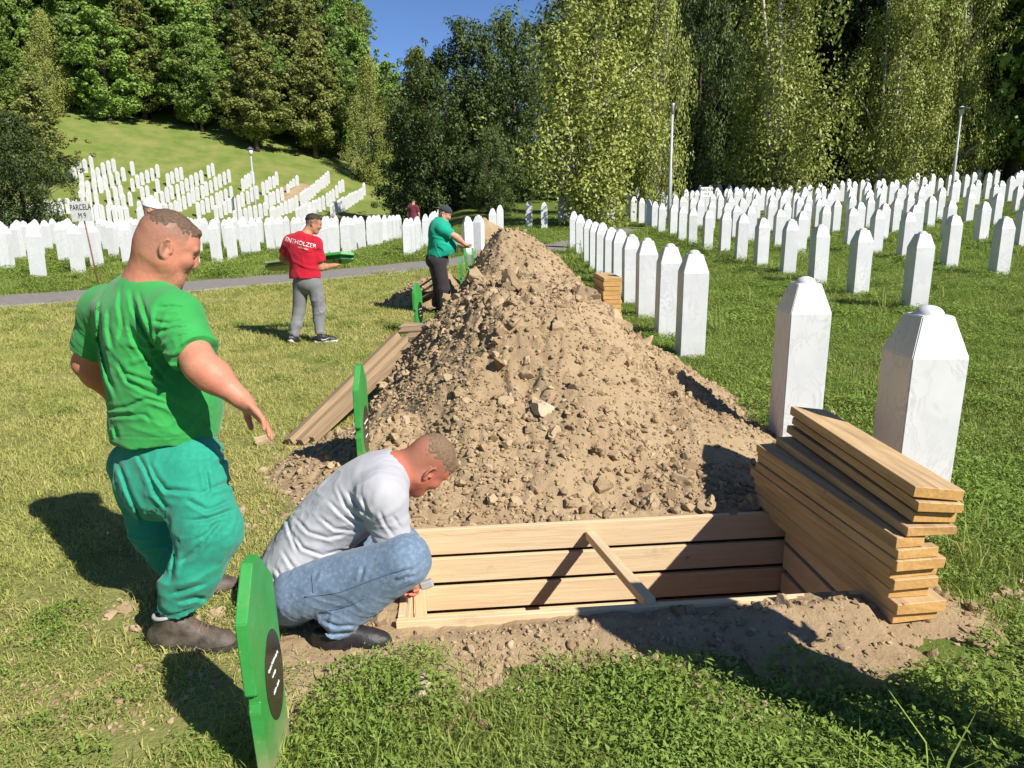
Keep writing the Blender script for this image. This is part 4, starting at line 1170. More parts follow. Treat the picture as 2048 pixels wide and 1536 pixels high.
def folds(P, run, fr, amp, seed, along=0.28, mod=0.22, thr=-0.1):
    """creases that run along the direction run"""
    run = np.array(run, float); run /= np.linalg.norm(run)
    a = np.cross(run, (0.3, 0.5, 0.8)); a /= np.linalg.norm(a); b = np.cross(run, a)
    w = 0.05 * np.stack([noise(P / 0.2, seed + 5), noise(P / 0.2 + 9, seed + 6)], 1)
    q = np.stack([(P @ run) * along / fr, (P @ a + w[:, 0]) / fr, (P @ b + w[:, 1]) / fr], 1)
    n = np.clip(1 - np.abs(noise(q, seed)) * 1.9, 0, 1) ** 1.8
    n2 = np.clip(1 - np.abs(noise(q * 2.1 + 5.5, seed + 9)) * 1.9, 0, 1) ** 2
    m = smooth(thr, thr + 0.5, noise(P / mod + 3.1, seed + 2))
    return -amp * (1.4 * n + 0.25 * n2 - 0.35) * m
def creases(P, paths, amp, wid):
    """long sculpted creases: a groove with a soft ridge beside it along each path (photo positions)"""
    Q = P - np.array((0, 0, CAM_H)); zc = Q @ np.array(fwd); uu = 1024 + FPX * (Q @ np.array(rgt)) / zc; vv = 768 - FPX * (Q @ np.array(upv)) / zc
    out = np.zeros(len(P))
    for path in paths:
        best = np.full(len(P), 1e9); side = np.zeros(len(P)); tt = np.zeros(len(P)); n = len(path) - 1
        for i in range(n):
            (ax, ay), (bx, by) = path[i], path[i + 1]; dx, dy = bx - ax, by - ay; L2 = dx * dx + dy * dy
            h = np.clip(((uu - ax) * dx + (vv - ay) * dy) / L2, 0, 1); ex = uu - ax - dx * h; ey = vv - ay - dy * h; d = np.hypot(ex, ey)
            b = d < best; best = np.where(b, d, best); side = np.where(b, np.sign(dx * ey - dy * ex), side); tt = np.where(b, (i + h) / n, tt)
        fade = np.clip(np.minimum(tt, 1 - tt) * 5 + 0.1, 0, 1)
        x = best * side / wid
        out += fade * (np.exp(-(best / wid) ** 2 * 1.4) - 0.75 * np.exp(-((x - 1.9) / 1.2) ** 2) - 0.45 * np.exp(-((x + 2.0) / 1.3) ** 2))
    return amp * out
def zpts(paths, sc, ox, oy): return [[(ox + a / sc, oy + b / sc) for a, b in p] for p in paths]
def v3(*a): return np.array(a, float)
def nz(a): a = np.array(a, float); return a / np.linalg.norm(a)

def hand(fl, wrist, d, palm, lat, curl=(0.25, 0.3, 0.25), s=1.0, thumb=0.75):
    """palm and five fingers; d points to the fingers, palm is the palm normal, lat points to the thumb side"""
    d = nz(d); palm = nz(palm - d * (np.array(palm) @ d)); lat = nz(np.cross(d, palm)) * np.sign(np.dot(np.cross(d, palm), lat) or 1)
    w = np.array(wrist, float)
    fl.cap(w, w + d * 0.03 * s, 0.027 * s, 0.029 * s, 0.015, lat, 1.2)
    fl.ell(w + d * 0.058 * s, (0.05 * s, 0.043 * s, 0.017 * s), (d, lat, palm), 0.015)
    for i, (o, L) in enumerate(((0.030, 0.92), (0.010, 1.05), (-0.011, 1.0), (-0.030, 0.8))):
        p = w + d * (0.088 - 0.006 * abs(i - 1.3)) * s + lat * o * s; a = 0.0; r = 0.0098 * s
        spread = lat * o * 1.2
        for j, sl in enumerate((0.042, 0.027, 0.021)):
            a += curl[j] * (1 + 0.18 * i)
            q = p + (nz(d + spread) * math.cos(a) + palm * math.sin(a)) * sl * L * s
            fl.cap(p, q, r, r * 0.9, 0.006 if j else 0.010); p = q; r *= 0.9
    p = w + d * 0.028 * s + lat * 0.032 * s + palm * 0.006 * s
    q = p + nz(d * (1.3 - thumb) + lat * thumb + palm * 0.45) * 0.042 * s; fl.cap(p, q, 0.014 * s, 0.0115 * s, 0.012)
    e = q + nz(d * 1.0 + lat * 0.25 + palm * 0.5) * 0.033 * s; fl.cap(q, e, 0.0115 * s, 0.009 * s, 0.006)

def head_prims(fl, c, F, U, s, fat=1.0):
    F = nz(F); U = nz(np.array(U) - F * (np.array(U) @ F)); Rr = np.cross(F, U); c = np.array(c, float)
    def p(f, u, r=0.0): return c + (F * f + U * u + Rr * r) * s
    X = (F, Rr, U)
    fl.ell(p(-0.012, 0.032), (0.100 * s, 0.078 * s, 0.086 * s), X, 0.02)
    fl.ell(p(0.026, -0.045), (0.068 * s, 0.062 * s * fat, 0.078 * s), X, 0.04 * s)
    fl.ell(p(0.045, 0.028), (0.050 * s, 0.062 * s, 0.052 * s), X, 0.03 * s)
    fl.cap(p(0.066, -0.105, -0.014), p(0.066, -0.105, 0.014), 0.026 * s, None, 0.03 * s)
    for q in (-1, 1):
        fl.cap(p(0.0, -0.060, q * 0.052 * fat), p(0.055, -0.102, q * 0.026), 0.026 * s, 0.022 * s, 0.03 * s)
        fl.ell(p(0.068, -0.028, q * 0.036), (0.026 * s, 0.026 * s, 0.026 * s), X, 0.025 * s)
        fl.ell(p(0.100, 0.000, q * 0.032), (0.021 * s, 0.021 * s, 0.013 * s), X, 0.010 * s, op='s')
        fl.cap(p(0.090, 0.022, q * 0.012), p(0.080, 0.022, q * 0.048), 0.0115 * s, 0.009 * s, 0.010 * s)
        ef, eu, er = nz(F + 0.2 * U - Rr * q * 0.3), nz(U - 0.2 * F), nz(Rr * q + F * 0.3)
        ec = p(-0.012, -0.012, q * 0.082)
        fl.ell(ec, (0.018 * s, 0.007 * s, 0.030 * s), (ef, er, eu), 0.004 * s)
        rim_ = [ec + (ef * 0.019 * math.cos(g_) + eu * 0.032 * math.sin(g_) + er * 0.007) * s for g_ in np.linspace(math.radians(-20), math.radians(262), 12)]
        for i_ in range(11): fl.cap(rim_[i_], rim_[i_ + 1], 0.0046 * s, None, 0.003 * s)
        fl.ell(ec + (eu * -0.030 + ef * 0.005) * s, (0.008 * s, 0.006 * s, 0.009 * s), (ef, er, eu), 0.006 * s)
        fl.ell(ec + (ef * 0.004 + er * 0.006) * s, (0.009 * s, 0.008 * s, 0.015 * s), (ef, er, eu), 0.003 * s, op='s')
        fl.ell(p(0.080, 0.000, q * 0.031), (0.013 * s, 0.014 * s, 0.0125 * s), X, 0.003 * s)
    fl.cap(p(0.090, 0.012), p(0.107, -0.030), 0.009 * s, 0.0135 * s, 0.020 * s)
    fl.cap(p(0.099, -0.038, -0.012), p(0.099, -0.038, 0.012), 0.0105 * s, None, 0.012 * s)
    fl.cap(p(0.088, -0.065, -0.014), p(0.088, -0.065, 0.014), 0.0105 * s, None, 0.008 * s)
    fl.cap(p(0.084, -0.081, -0.014), p(0.084, -0.081, 0.014), 0.0115 * s, None, 0.008 * s)
    fl.cap(p(0.100, -0.0735, -0.018), p(0.100, -0.0735, 0.018), 0.003 * s, None, 0.003 * s, op='s')
    return dict(c=c, F=F, U=U, R=Rr, s=s)

def hair_cap(hd, name, mat, origin, h, lift, mask, tuft=0.0, seed=0):
    """short hair: the skull a few millimetres bigger where hair grows, sinking into the skin at its edge"""
    c, F, U, Rr, s = hd['c'], hd['F'], hd['U'], hd['R'], hd['s']
    fl = Fld(c - 0.17 * s, c + 0.17 * s, h)
    X = (F, Rr, U); p = lambda f, u, r=0.0: c + (F * f + U * u + Rr * r) * s
    fl.ell(p(-0.012, 0.032), (0.100 * s, 0.078 * s, 0.086 * s), X, 0.02)
    fl.ell(p(0.045, 0.028), (0.050 * s, 0.062 * s, 0.052 * s), X, 0.03 * s)
    if tuft: fl.cap(p(0.072, 0.082, -0.028), p(0.072, 0.082, 0.028), tuft, None, 0.02)
    def d(P):
        q = P - c; m = mask(q @ F / s, q @ U / s, np.abs(q @ Rr) / s); m = np.clip(m + 0.35 * noise(P / 0.0075, seed + 4) * (m > 0.15) * (m < 0.98), 0, 1)
        return 0.006 - (lift + 0.006) * m + (0.0016 * noise(P / 0.006, seed) + 0.0018 * noise(P / 0.014, seed + 1)) * m
    fl.disp(d, 0.03)
    return fl.mesh(name, mat, origin)

def stubble(me, origin, hd, top=0.02, back=-0.055):
    """how much cropped hair shows on the skull, stored per vertex"""
    n = len(me.vertices); co = np.empty(n * 3, np.float32); me.vertices.foreach_get("co", co); P = co.reshape(-1, 3) + np.array(origin) - hd['c']
    f = P @ hd['F'] / hd['s']; u = P @ hd['U'] / hd['s']; r = np.abs(P @ hd['R']) / hd['s']
    line = np.where(f < -0.012, back, np.where(f < 0.045, top, 0.078))
    m = (0.62 * smooth(-0.02, 0.03, u - line) + 0.38 * smooth(0.03, 0.075, u)) * smooth(0.098, 0.07, f - 0.2 * (u - 0.07)) * (np.sqrt(f * f + u * u + r * r) < 0.17)
    vattr(me, "stubble", m)
    face = smooth(-0.03, -0.07, u) * smooth(0.0, 0.03, f) * (np.sqrt(f * f + u * u + r * r) < 0.15); vattr(me, "beard", face)

def skin_mat(name, base, red, hair):
    t = NT(name); p = t.coord()
    n1 = t.noise(p, 9, 4, 0.6); n2 = t.noise(p, 140, 3, 0.6)
    c = t.mix(t.mapr(n1, 0.3, 0.7), base, red)
    c = t.mix(t.math('MULTIPLY', t.attr("stubble"), t.mapr(n2, 0.25, 0.7, 0.6, 1.0)), c, hair)
    c = t.mix(t.math('MULTIPLY', t.attr("beard"), t.mapr(n2, 0.4, 0.7, 0.0, 0.35)), c, hair)
    n5 = t.noise(p, 30, 4, 0.7)
    c = t.mix(t.mapr(n5, 0.5, 0.75, 0, 0.3), c, tuple(x * k for x, k in zip(base, (0.72, 0.62, 0.6))))
    M[name] = t.bsdf(c, t.mapr(n5, 0.3, 0.7, 0.42, 0.62), t.bump(t.math('ADD', n2, t.math('MULTIPLY', n5, 1.5)), 0.2, 0.004), 0.32, sss=0.03)
def cloth_mat(name, col, rough=0.85, weave=900, var=0.12, fade=None, sheen=0.15):
    t = NT(name); p = t.coord()
    n1 = t.noise(p, 5, 4, 0.6); n2 = t.noise(p, weave * 0.4, 2, 0.5); n3 = t.noise(p, 60, 4, 0.6)
    lo = tuple(x * (1 - var) for x in col); hi = tuple(min(1, x * (1 + var)) for x in col)
    c = t.mix(t.mapr(n1, 0.3, 0.7), lo, hi)
    c = t.mix(t.mapr(n2, 0.3, 0.7, 0, 0.25), c, tuple(x * 0.8 for x in col))
    if fade: c = t.mix(t.mapr(n3, 0.45, 0.75, 0, 0.6), c, fade)
    M[name] = t.bsdf(c, rough, t.bump(t.math('ADD', n2, n3), 0.15, 0.003), 0.15, sheen=sheen)
skin_mat("skin_ruddy", (0.50, 0.225, 0.140), (0.55, 0.195, 0.125), (0.165, 0.11, 0.078))
skin_mat("skin_burnt", (0.50, 0.185, 0.115), (0.55, 0.150, 0.095), (0.16, 0.11, 0.072))
skin_mat("skin_tan", (0.42, 0.22, 0.13), (0.46, 0.22, 0.13), (0.06, 0.04, 0.03))
skin_mat("skin_fair", (0.55, 0.31, 0.21), (0.58, 0.28, 0.19), (0.14, 0.10, 0.07))
plain("hair_grey", (0.125, 0.078, 0.05), 0.7, 0.3, 0.4, 200, 0.4); plain("hair_dark", (0.035, 0.026, 0.02), 0.6, 0.3, 0.4, 200, 0.4)
plain("hair_fair", (0.185, 0.12, 0.07), 0.7, 0.3, 0.35, 200, 0.4)
cloth_mat("shirt_green", (0.035, 0.30, 0.066)); cloth_mat("trousers_teal", (0.02, 0.27, 0.175), 0.8, fade=(0.045, 0.32, 0.22))
cloth_mat("shirt_grey", (0.43, 0.425, 0.45), 0.9); cloth_mat("jeans", (0.135, 0.195, 0.28), 0.85, 1200, 0.22, fade=(0.29, 0.35, 0.42))
cloth_mat("shirt_red", (0.47, 0.012, 0.03)); cloth_mat("trousers_grey", (0.20, 0.20, 0.205), 0.9)
cloth_mat("shirt_teal", (0.008, 0.33, 0.21)); cloth_mat("trousers_black", (0.035, 0.03, 0.033), 0.9)
cloth_mat("cap_grey", (0.045, 0.045, 0.05), 0.85); cloth_mat("cap_white", (0.68, 0.69, 0.72), 0.8); cloth_mat("shirt_blue", (0.06, 0.08, 0.20))
cloth_mat("shirt_maroon", (0.16, 0.03, 0.05)); cloth_mat("shirt_white", (0.66, 0.67, 0.68))
plain("boot_leather", (0.095, 0.075, 0.058), 0.6, 0.35, 0.5, 22, 0.6); plain("boot_black", (0.022, 0.02, 0.022), 0.5, 0.4, 0.3, 25, 0.3); plain("boot_sole", (0.035, 0.03, 0.025), 0.8, 0.2, 0.4, 40, 0.5)
plain("boot_lace", (0.17, 0.10, 0.07), 0.8); plain("boot_lining", (0.40, 0.40, 0.40), 0.8); plain("sole_white", (0.55, 0.53, 0.5), 0.6); plain("eye_white", (0.06, 0.045, 0.04), 0.25)
plain("steel", (0.35, 0.35, 0.36), 0.35, 0.5); plain("handle_wood", (0.25, 0.14, 0.07), 0.6)
plain("jean_stitch", (0.10, 0.15, 0.22), 0.9)

def shoe(root, origin, ankle, toe_dir, L, H, mats, h=0.006, high=True, lace=True, pitch=0.0, zg=None, zlift=0.0):
    """one shoe: upper (> laces, lining) and sole as parts; ankle joint centre, toe direction on the ground"""
    d = np.array(toe_dir, float); d[2] = 0; d = nz(d); sd = np.array([-d[1], d[0], 0.0]); up = v3(0, 0, 1)
    if pitch: d, up = nz(d * math.cos(pitch) - up * math.sin(pitch)), nz(up * math.cos(pitch) + d * math.sin(pitch))
    a = np.array(ankle, float); zs = H * 0.78
    hb = a - up * zs - d * 0.055
    def p(f, s_, u): return hb + d * f + sd * s_ + up * u
    fl = Fld(np.minimum.reduce([p(-0.08, 0, 0), p(L + 0.05, 0, 0)]) - 0.10, np.maximum.reduce([p(-0.08, 0, 0), p(L + 0.05, 0, 0)]) + 0.10 + v3(0, 0, H), h)
    X = (d, sd, up); w = L * 0.148
    fl.ell(p(0.02, 0, 0.045), (0.068, w * 0.80, 0.055), X, 0.02)
    fl.cap(p(0.035, 0, 0.05), p(L * 0.62, 0.004, 0.035), w * 0.88, w * 0.98, 0.03, up, 0.72)
    fl.ell(p(L * 0.73, 0.004, 0.030), (L * 0.22, w * 1.0, 0.044), X, 0.03)
    fl.cap(p(0.05, 0, 0.05), p(0.058, 0, H * 0.82), 0.052, 0.050, 0.03, d, 1.12)
    fl.cap(p(0.09, 0, H * 0.62), p(L * 0.60, 0.0, 0.052), 0.038, 0.036, 0.03)
    fl.cut(p(0.058, 0, H * 0.82), nz(up - d * 0.18)); fl.cut(p(0, 0, 0.016), -up)
    fl.disp(lambda P: 0.0018 * noise(P / 0.03, 4) + folds(P, sd, 0.03, 0.0018, 8), 0.02)
    upper = obj("shoe", fl.mesh("shoe_upper", mats[0], origin), None, root)
    fs = Fld(fl.lo, fl.lo + fl.n * h, h)
    fs.cap(p(0.012, 0, 0.012), p(L * 0.40, 0.0, 0.012), w * 0.98, w * 0.95, 0.02); fs.cap(p(L * 0.40, 0, 0.012), p(L * 0.76, 0.004, 0.012), w * 0.95, w * 1.14, 0.02); fs.ell(p(L * 0.78, 0.003, 0.012), (L * 0.205, w * 1.14, 0.05), X, 0.02)
    fs.disp(lambda P: 0.004 * np.sign(np.sin(P @ d * 260)) * (P @ up < (p(0, 0, 0.008) @ up)), 0.012)
    fs.cut(p(0, 0, 0.030), up); fs.cut(p(0, 0, -0.004), -up)
    obj("sole", fs.mesh("shoe_sole", mats[1], origin), None, upper)
    if lace:
        paths = []
        for i in range(5):
            f0 = 0.105 + i * L * 0.075; u0 = H * 0.66 - i * (H * 0.66 - 0.085) / 4.4
            paths.append([p(f0 - 0.006, -0.026, u0 - 0.006), p(f0 + 0.008, -0.01, u0 + 0.010), p(f0 + 0.004, 0.012, u0 + 0.010), p(f0 - 0.004, 0.028, u0 - 0.006)]); paths.append([p(f0 + 0.012, -0.026, u0 - 0.012), p(f0 + 0.004, 0.0, u0 + 0.012), p(f0 - 0.008, 0.028, u0 - 0.002)])
        obj("laces", strokes("laces", [[q - np.array(origin) for q in pt] for pt in paths], 0.0036, mats[2]), None, upper)
        V, F = tube([p(0.058 + 0.058 * math.cos(t_), 0.052 * math.sin(t_), H * 0.815 + 0.01 * math.cos(t_)) - np.array(origin) for t_ in np.linspace(0, 6.283, 22)], [0.008] * 22, 6)
        me = bpy.data.meshes.new("collar"); me.from_pydata([tuple(v) for v in V], [], [tuple(dict.fromkeys(q)) for q in F]); set_smooth(me); obj("collar", me, mats[3], upper)
    return upper
# man in green, standing left -------------------------------------------------
def A(u, v, y): return np.array(at(u, v, y))
def man_green():
    base = v3(-1.12, 2.62, 0)
    root = tag(empty("person", base), "heavy man in green T-shirt and teal work trousers looking down at the grave", "person")
    fdir = nz(v3(0.80, 0.60, 0)); lat = nz(v3(0.60, -0.80, 0)); up = v3(0, 0, 1)
    shR, shL = A(350, 638, 2.60), A(212, 620, 2.92)
    elR, wrR = A(404, 734, 2.46), A(480, 796, 2.44)
    elL, wrL = A(176, 728, 2.98), A(225, 790, 3.12)
    nb = A(294, 560, 2.78); hc = A(336, 490, 2.76)
    chest, belly, hem = A(290, 690, 2.78), A(326, 800, 2.73), A(330, 862, 2.74)
    hipR, hipL = A(382, 935, 2.62), A(272, 930, 2.88)
    knR, knL = A(420, 1062, 2.53), A(305, 1060, 2.88)
    anR, anL = A(338, 1212, 2.50), A(352, 1168, 2.88); anR[2] = 0.135; anL[2] = 0.13
    hF, hU = nz(v3(0.76, 0.46, -0.46)), nz(v3(0.42, 0.20, 0.88))
    # skin: one body
    fl = Fld(v3(-2.05, 2.2, 0.0), v3(-0.65, 3.35, 1.75), 0.0056)
    hd = head_prims(fl, hc, hF, hU, 1.06, 1.08)
    fl.cap(hc - hF * 0.03 - hU * 0.05, nb - up * 0.05, 0.068, 0.080, 0.05)
    fl.cap(hc - hF * 0.06 - hU * 0.025, nb - fdir * 0.01, 0.045, 0.055, 0.04)
    fl.cap(nb - up * 0.06, chest, 0.09, 0.13, 0.08, lat, 1.3)
    fl.cap(chest, A(330, 880, 2.74), 0.13, 0.14, 0.08, lat, 1.2)
    for a, b, c, d_, r in ((shR, elR, wrR, 0, 0.066), (shL, elL, wrL, 0, 0.064)):
        fl.cap(chest + up * 0.1, a, 0.06, 0.07, 0.05); fl.cap(a, b, 0.070, 0.060, 0.03); m = b + (c - b) * 0.3
        fl.cap(b, m, 0.056, 0.058, 0.02); fl.cap(m, c, 0.056, 0.034, 0.03); fl.ell(b - nz(c - b) * 0.01 - nz(c - a) * 0.0 + np.cross(nz(c - b), lat) * 0.0, (0.05, 0.05, 0.05), None, 0.02)
    hand(fl, wrR, A(530, 842, 2.42) - wrR, v3(-0.25, -0.55, -0.75), v3(-0.6, -0.5, -0.6), (0.10, 0.22, 0.2), 1.04, 0.55)
    hand(fl, wrL, wrL - elL, v3(0.5, -0.3, 0), v3(0.3, 0.4, 0.5), (0.35, 0.4, 0.3), 1.0)
    for h_, k_, a_ in ((hipR, knR, anR), (hipL, knL, anL)):
        fl.cap(A(335, 890, 2.74), h_, 0.10, 0.09, 0.05); fl.cap(h_, k_, 0.085, 0.06, 0.03); fl.cap(k_, a_, 0.055, 0.042, 0.03)
    bm_ = (fl.disp(lambda P: 0.0012 * noise(P / 0.035, 77) + 0.0006 * noise(P / 0.014, 78), 0.02), fl.mesh("body", M["skin_ruddy"], base))[1]; stubble(bm_, base, hd)
    obj("body", bm_, None, root)
    hm = hair_cap(hd, "hair", M["hair_grey"], base, 0.0042, 0.005, lambda f, u, r: smooth(0.015, 0.10, u - 0.1 * f) * smooth(0.095, 0.05, r) * smooth(-0.135, -0.06, f) * smooth(0.10, 0.085, f), 0.009, 3)
    obj("hair", hm, None, root)
    # eyebrow hair on the visible side
    def hp(f, u, r): return hd['c'] + (hd['F'] * f + hd['U'] * u + hd['R'] * r) * hd['s'] - base
    obj("eyebrow", tube_mesh("eyebrow", [hp(0.098, 0.022, 0.012), hp(0.097, 0.027, 0.026), hp(0.086, 0.024, 0.047)], [0.004, 0.0045, 0.003], 6), M["hair_fair"], root)
    obj("eye", tube_mesh("eye", [hp(0.0905, 0.000, 0.027), hp(0.089, 0.000, 0.033)], [0.006, 0.006], 8), M["eye_white"], root)
    # shirt
    fs = Fld(v3(-2.05, 2.2, 0.7), v3(-0.75, 3.3, 1.6), 0.0052)
    X = (lat, fdir, up)
    fs.ell(chest, (0.228, 0.16, 0.27), X, 0.06); fs.ell(belly + fdir * 0.02, (0.225, 0.20, 0.22), X, 0.10)
    fs.ell(hem, (0.232, 0.195, 0.20), X, 0.06)
    fs.cap(shR + lat * -0.02, shL + lat * 0.02, 0.088, 0.088, 0.08)
    fs.cap(nb - up * 0.04, shR, 0.078, 0.072, 0.06); fs.cap(nb - up * 0.04, shL, 0.078, 0.072, 0.06)
    sR = shR + (elR - shR) * 0.74; sL = shL + (elL - shL) * 0.74
    fs.cap(shR, sR, 0.092, 0.086, 0.05, cuts=[(sR, nz(nz(elR - shR) + v3(0.15, 0, 0.0)))]); fs.cap(shL, sL, 0.090, 0.088, 0.05, cuts=[(sL, nz(elL - shL))])
    q = A(330, 884, 2.62); fs.cut(q, nz(v3(0.03, -0.10, -1)))
    fs.cap(nb - up * 0.05, hc, 0.092, 0.10, 0.012, op='s', cuts=[(nb - up * 0.022, nz(v3(0.0, 0.0, -1) - fdir * 0.25))])
    CG = zpts([[(420, 570), (410, 680), (430, 800), (405, 900)], [(480, 590), (490, 700), (540, 800), (620, 950)], [(525, 600), (560, 720), (605, 860)], [(305, 620), (290, 720), (290, 880), (340, 1100), (400, 1240)],
        [(370, 980), (460, 1130), (560, 1185), (700, 1240), (850, 1330), (985, 1440)], [(315, 1300), (450, 1285), (560, 1235), (700, 1265), (830, 1350), (950, 1425)], [(335, 1335), (450, 1330), (560, 1330), (605, 1375)], [(455, 760), (500, 900), (580, 1000), (660, 1110), (760, 1190)],
        [(400, 1010), (440, 1080), (560, 1125), (660, 1150), (780, 1230)], [(600, 775), (700, 790), (800, 770)], [(620, 850), (720, 815), (850, 815)], [(350, 700), (345, 820), (370, 950)], [(640, 700), (720, 690), (800, 700)], [(385, 1400), (395, 1470)]], 2.954, 100, 380)
    CT = zpts([[(610, 765), (640, 830), (680, 880), (830, 892)], [(790, 1095), (860, 1050), (905, 1000)], [(760, 920), (850, 965), (950, 925)], [(740, 1180), (800, 1130), (860, 1060)], [(690, 1310), (760, 1292), (850, 1260)], [(720, 1345), (800, 1322), (850, 1330)], [(700, 1245), (710, 1180), (720, 1130)],
        [(835, 770), (855, 880), (830, 895)], [(560, 730), (600, 800), (640, 900), (690, 960)], [(880, 700), (930, 740), (890, 780)], [(860, 880), (930, 850), (985, 870)], [(760, 1010), (850, 1000), (960, 960)], [(480, 760), (530, 900), (590, 1020)]], 2.048, 0, 550)
    HEMS = [[(214, 872), (330, 876), (440, 864)], [(336, 680), (372, 668), (408, 658)], [(240, 548), (290, 546), (345, 560)]]
    POCK = [[(296, 920), (415, 912), (418, 985), (360, 990), (318, 972), (296, 920)], [(318, 900), (440, 890)], [(452, 890), (470, 960), (478, 1040), (440, 1150)], [(272, 905), (300, 960), (330, 1000)]]
    def dsp(P):
        lowz = smooth(1.08, 0.86, P[:, 2])
        d = folds(P, v3(0.22, -0.2, -1), 0.075, 0.0085, 3, 0.12, 0.3, -0.2) * (1 - 0.7 * lowz) * 0.35
        d = d + folds(P, v3(0.85, -0.3, -0.40), 0.07, 0.0115, 5, 0.12, 0.25, -0.2) * smooth(1.30, 1.0, P[:, 2]) * 0.4
        d = d + 0.0008 * noise(P / 0.022, 9) + 0.004 * noise(P / 0.10, 10) + creases(P, CG, 0.0075, 4.2) + folds(P, v3(0.5, -0.2, -0.8), 0.032, 0.0022, 71, 0.2, 0.2, -0.3) + creases(P, HEMS, 0.0018, 1.8)
        # creases that fan out from the armpit
        ap = A(335, 700, 2.56); r = np.linalg.norm(P - ap, axis=1); an = np.arctan2((P - ap) @ up, (P - ap) @ nz(v3(1, -0.2, 0)))
        d = d - 0.007 * np.maximum(0, np.sin(an * 13 + 1.5 * noise(P / 0.1, 12))) * np.exp(-((r - 0.10) / 0.10) ** 2)
        return d
    fs.disp(dsp, 0.04)
    shirt = obj("shirt", fs.mesh("shirt", M["shirt_green"], base), None, root)
    # collar rib
    ring = [nb + (v3(math.cos(t_), math.sin(t_), 0.0) * 0.094 + v3(0, 0, 0.004 - 0.022 * math.cos(t_ - 0.64))) - base for t_ in np.linspace(0, 6.283, 30)]
    # trousers
    ft = Fld(v3(-1.9, 2.15, 0.02), v3(-0.65, 3.3, 1.05), 0.0056)
    pc = A(332, 905, 2.74)
    ft.ell(pc, (0.203, 0.168, 0.17), X, 0.05)
    ft.ell(A(345, 955, 2.72) - fdir * 0.03, (0.205, 0.175, 0.16), X, 0.08)
    ft.cap(hipR, knR, 0.128, 0.112, 0.10, lat, 1.05); ft.cap(hipL, knL, 0.110, 0.085, 0.05)
    cR = anR + v3(0.05, 0, 0.05); cL = anL + v3(0.01, 0, 0.03)
    sm_ = A(394, 1135, 2.50); ft.cap(knR, sm_, 0.108, 0.090, 0.06); ft.cap(sm_, cR, 0.088, 0.074, 0.05, cuts=[(anR + up * 0.058, v3(0.18, 0, -0.98))]); ft.cap(knL, cL, 0.086, 0.068, 0.04, cuts=[(anL, v3(0.15, 0, -0.98))])
    for i in range(2):
        zz = 0.04 + i * 0.05; ft.cap(cR + v3(0.0, -0.012, zz), cR + v3(0.02, -0.006, zz + 0.014 * (-1) ** i), 0.072, 0.072, 0.02)
    def dsp2(P):
        lo = smooth(0.45, 0.12, P[:, 2])
        d = folds(P, v3(0.9, 0.1, 0.2), 0.07, 0.013, 15, 0.25, 0.3, -0.5) * (0.35 + 1.3 * lo)
        d = d + folds(P, v3(0.3, 0.1, -1), 0.10, 0.007, 17, 0.22, 0.3, -0.2) * (1 - lo)
        return d * 0.55 + 0.0008 * noise(P / 0.025, 9) + 0.004 * noise(P / 0.1, 10) + creases(P, CT, 0.0095, 4.6) + folds(P, v3(0.8, 0.1, 0.5), 0.04, 0.0032, 73, 0.2, 0.2, -0.3) + creases(P, POCK, 0.0022, 2.0)
    ft.disp(dsp2, 0.04)
    tr = obj("trousers", ft.mesh("trousers", M["trousers_teal"], base), None, root)
    mats = (M["boot_leather"], M["boot_sole"], M["boot_lace"], M["boot_lining"])
    shoe(root, base, v3(anR[0] - 0.005, anR[1], 0.152), v3(1, -0.06, 0), 0.325, 0.19, mats); shoe(root, base, v3(anL[0] + 0.01, anL[1], 0.144), v3(0.94, 0.26, 0), 0.32, 0.18, mats)
    root.location = base
    return root
man_green()
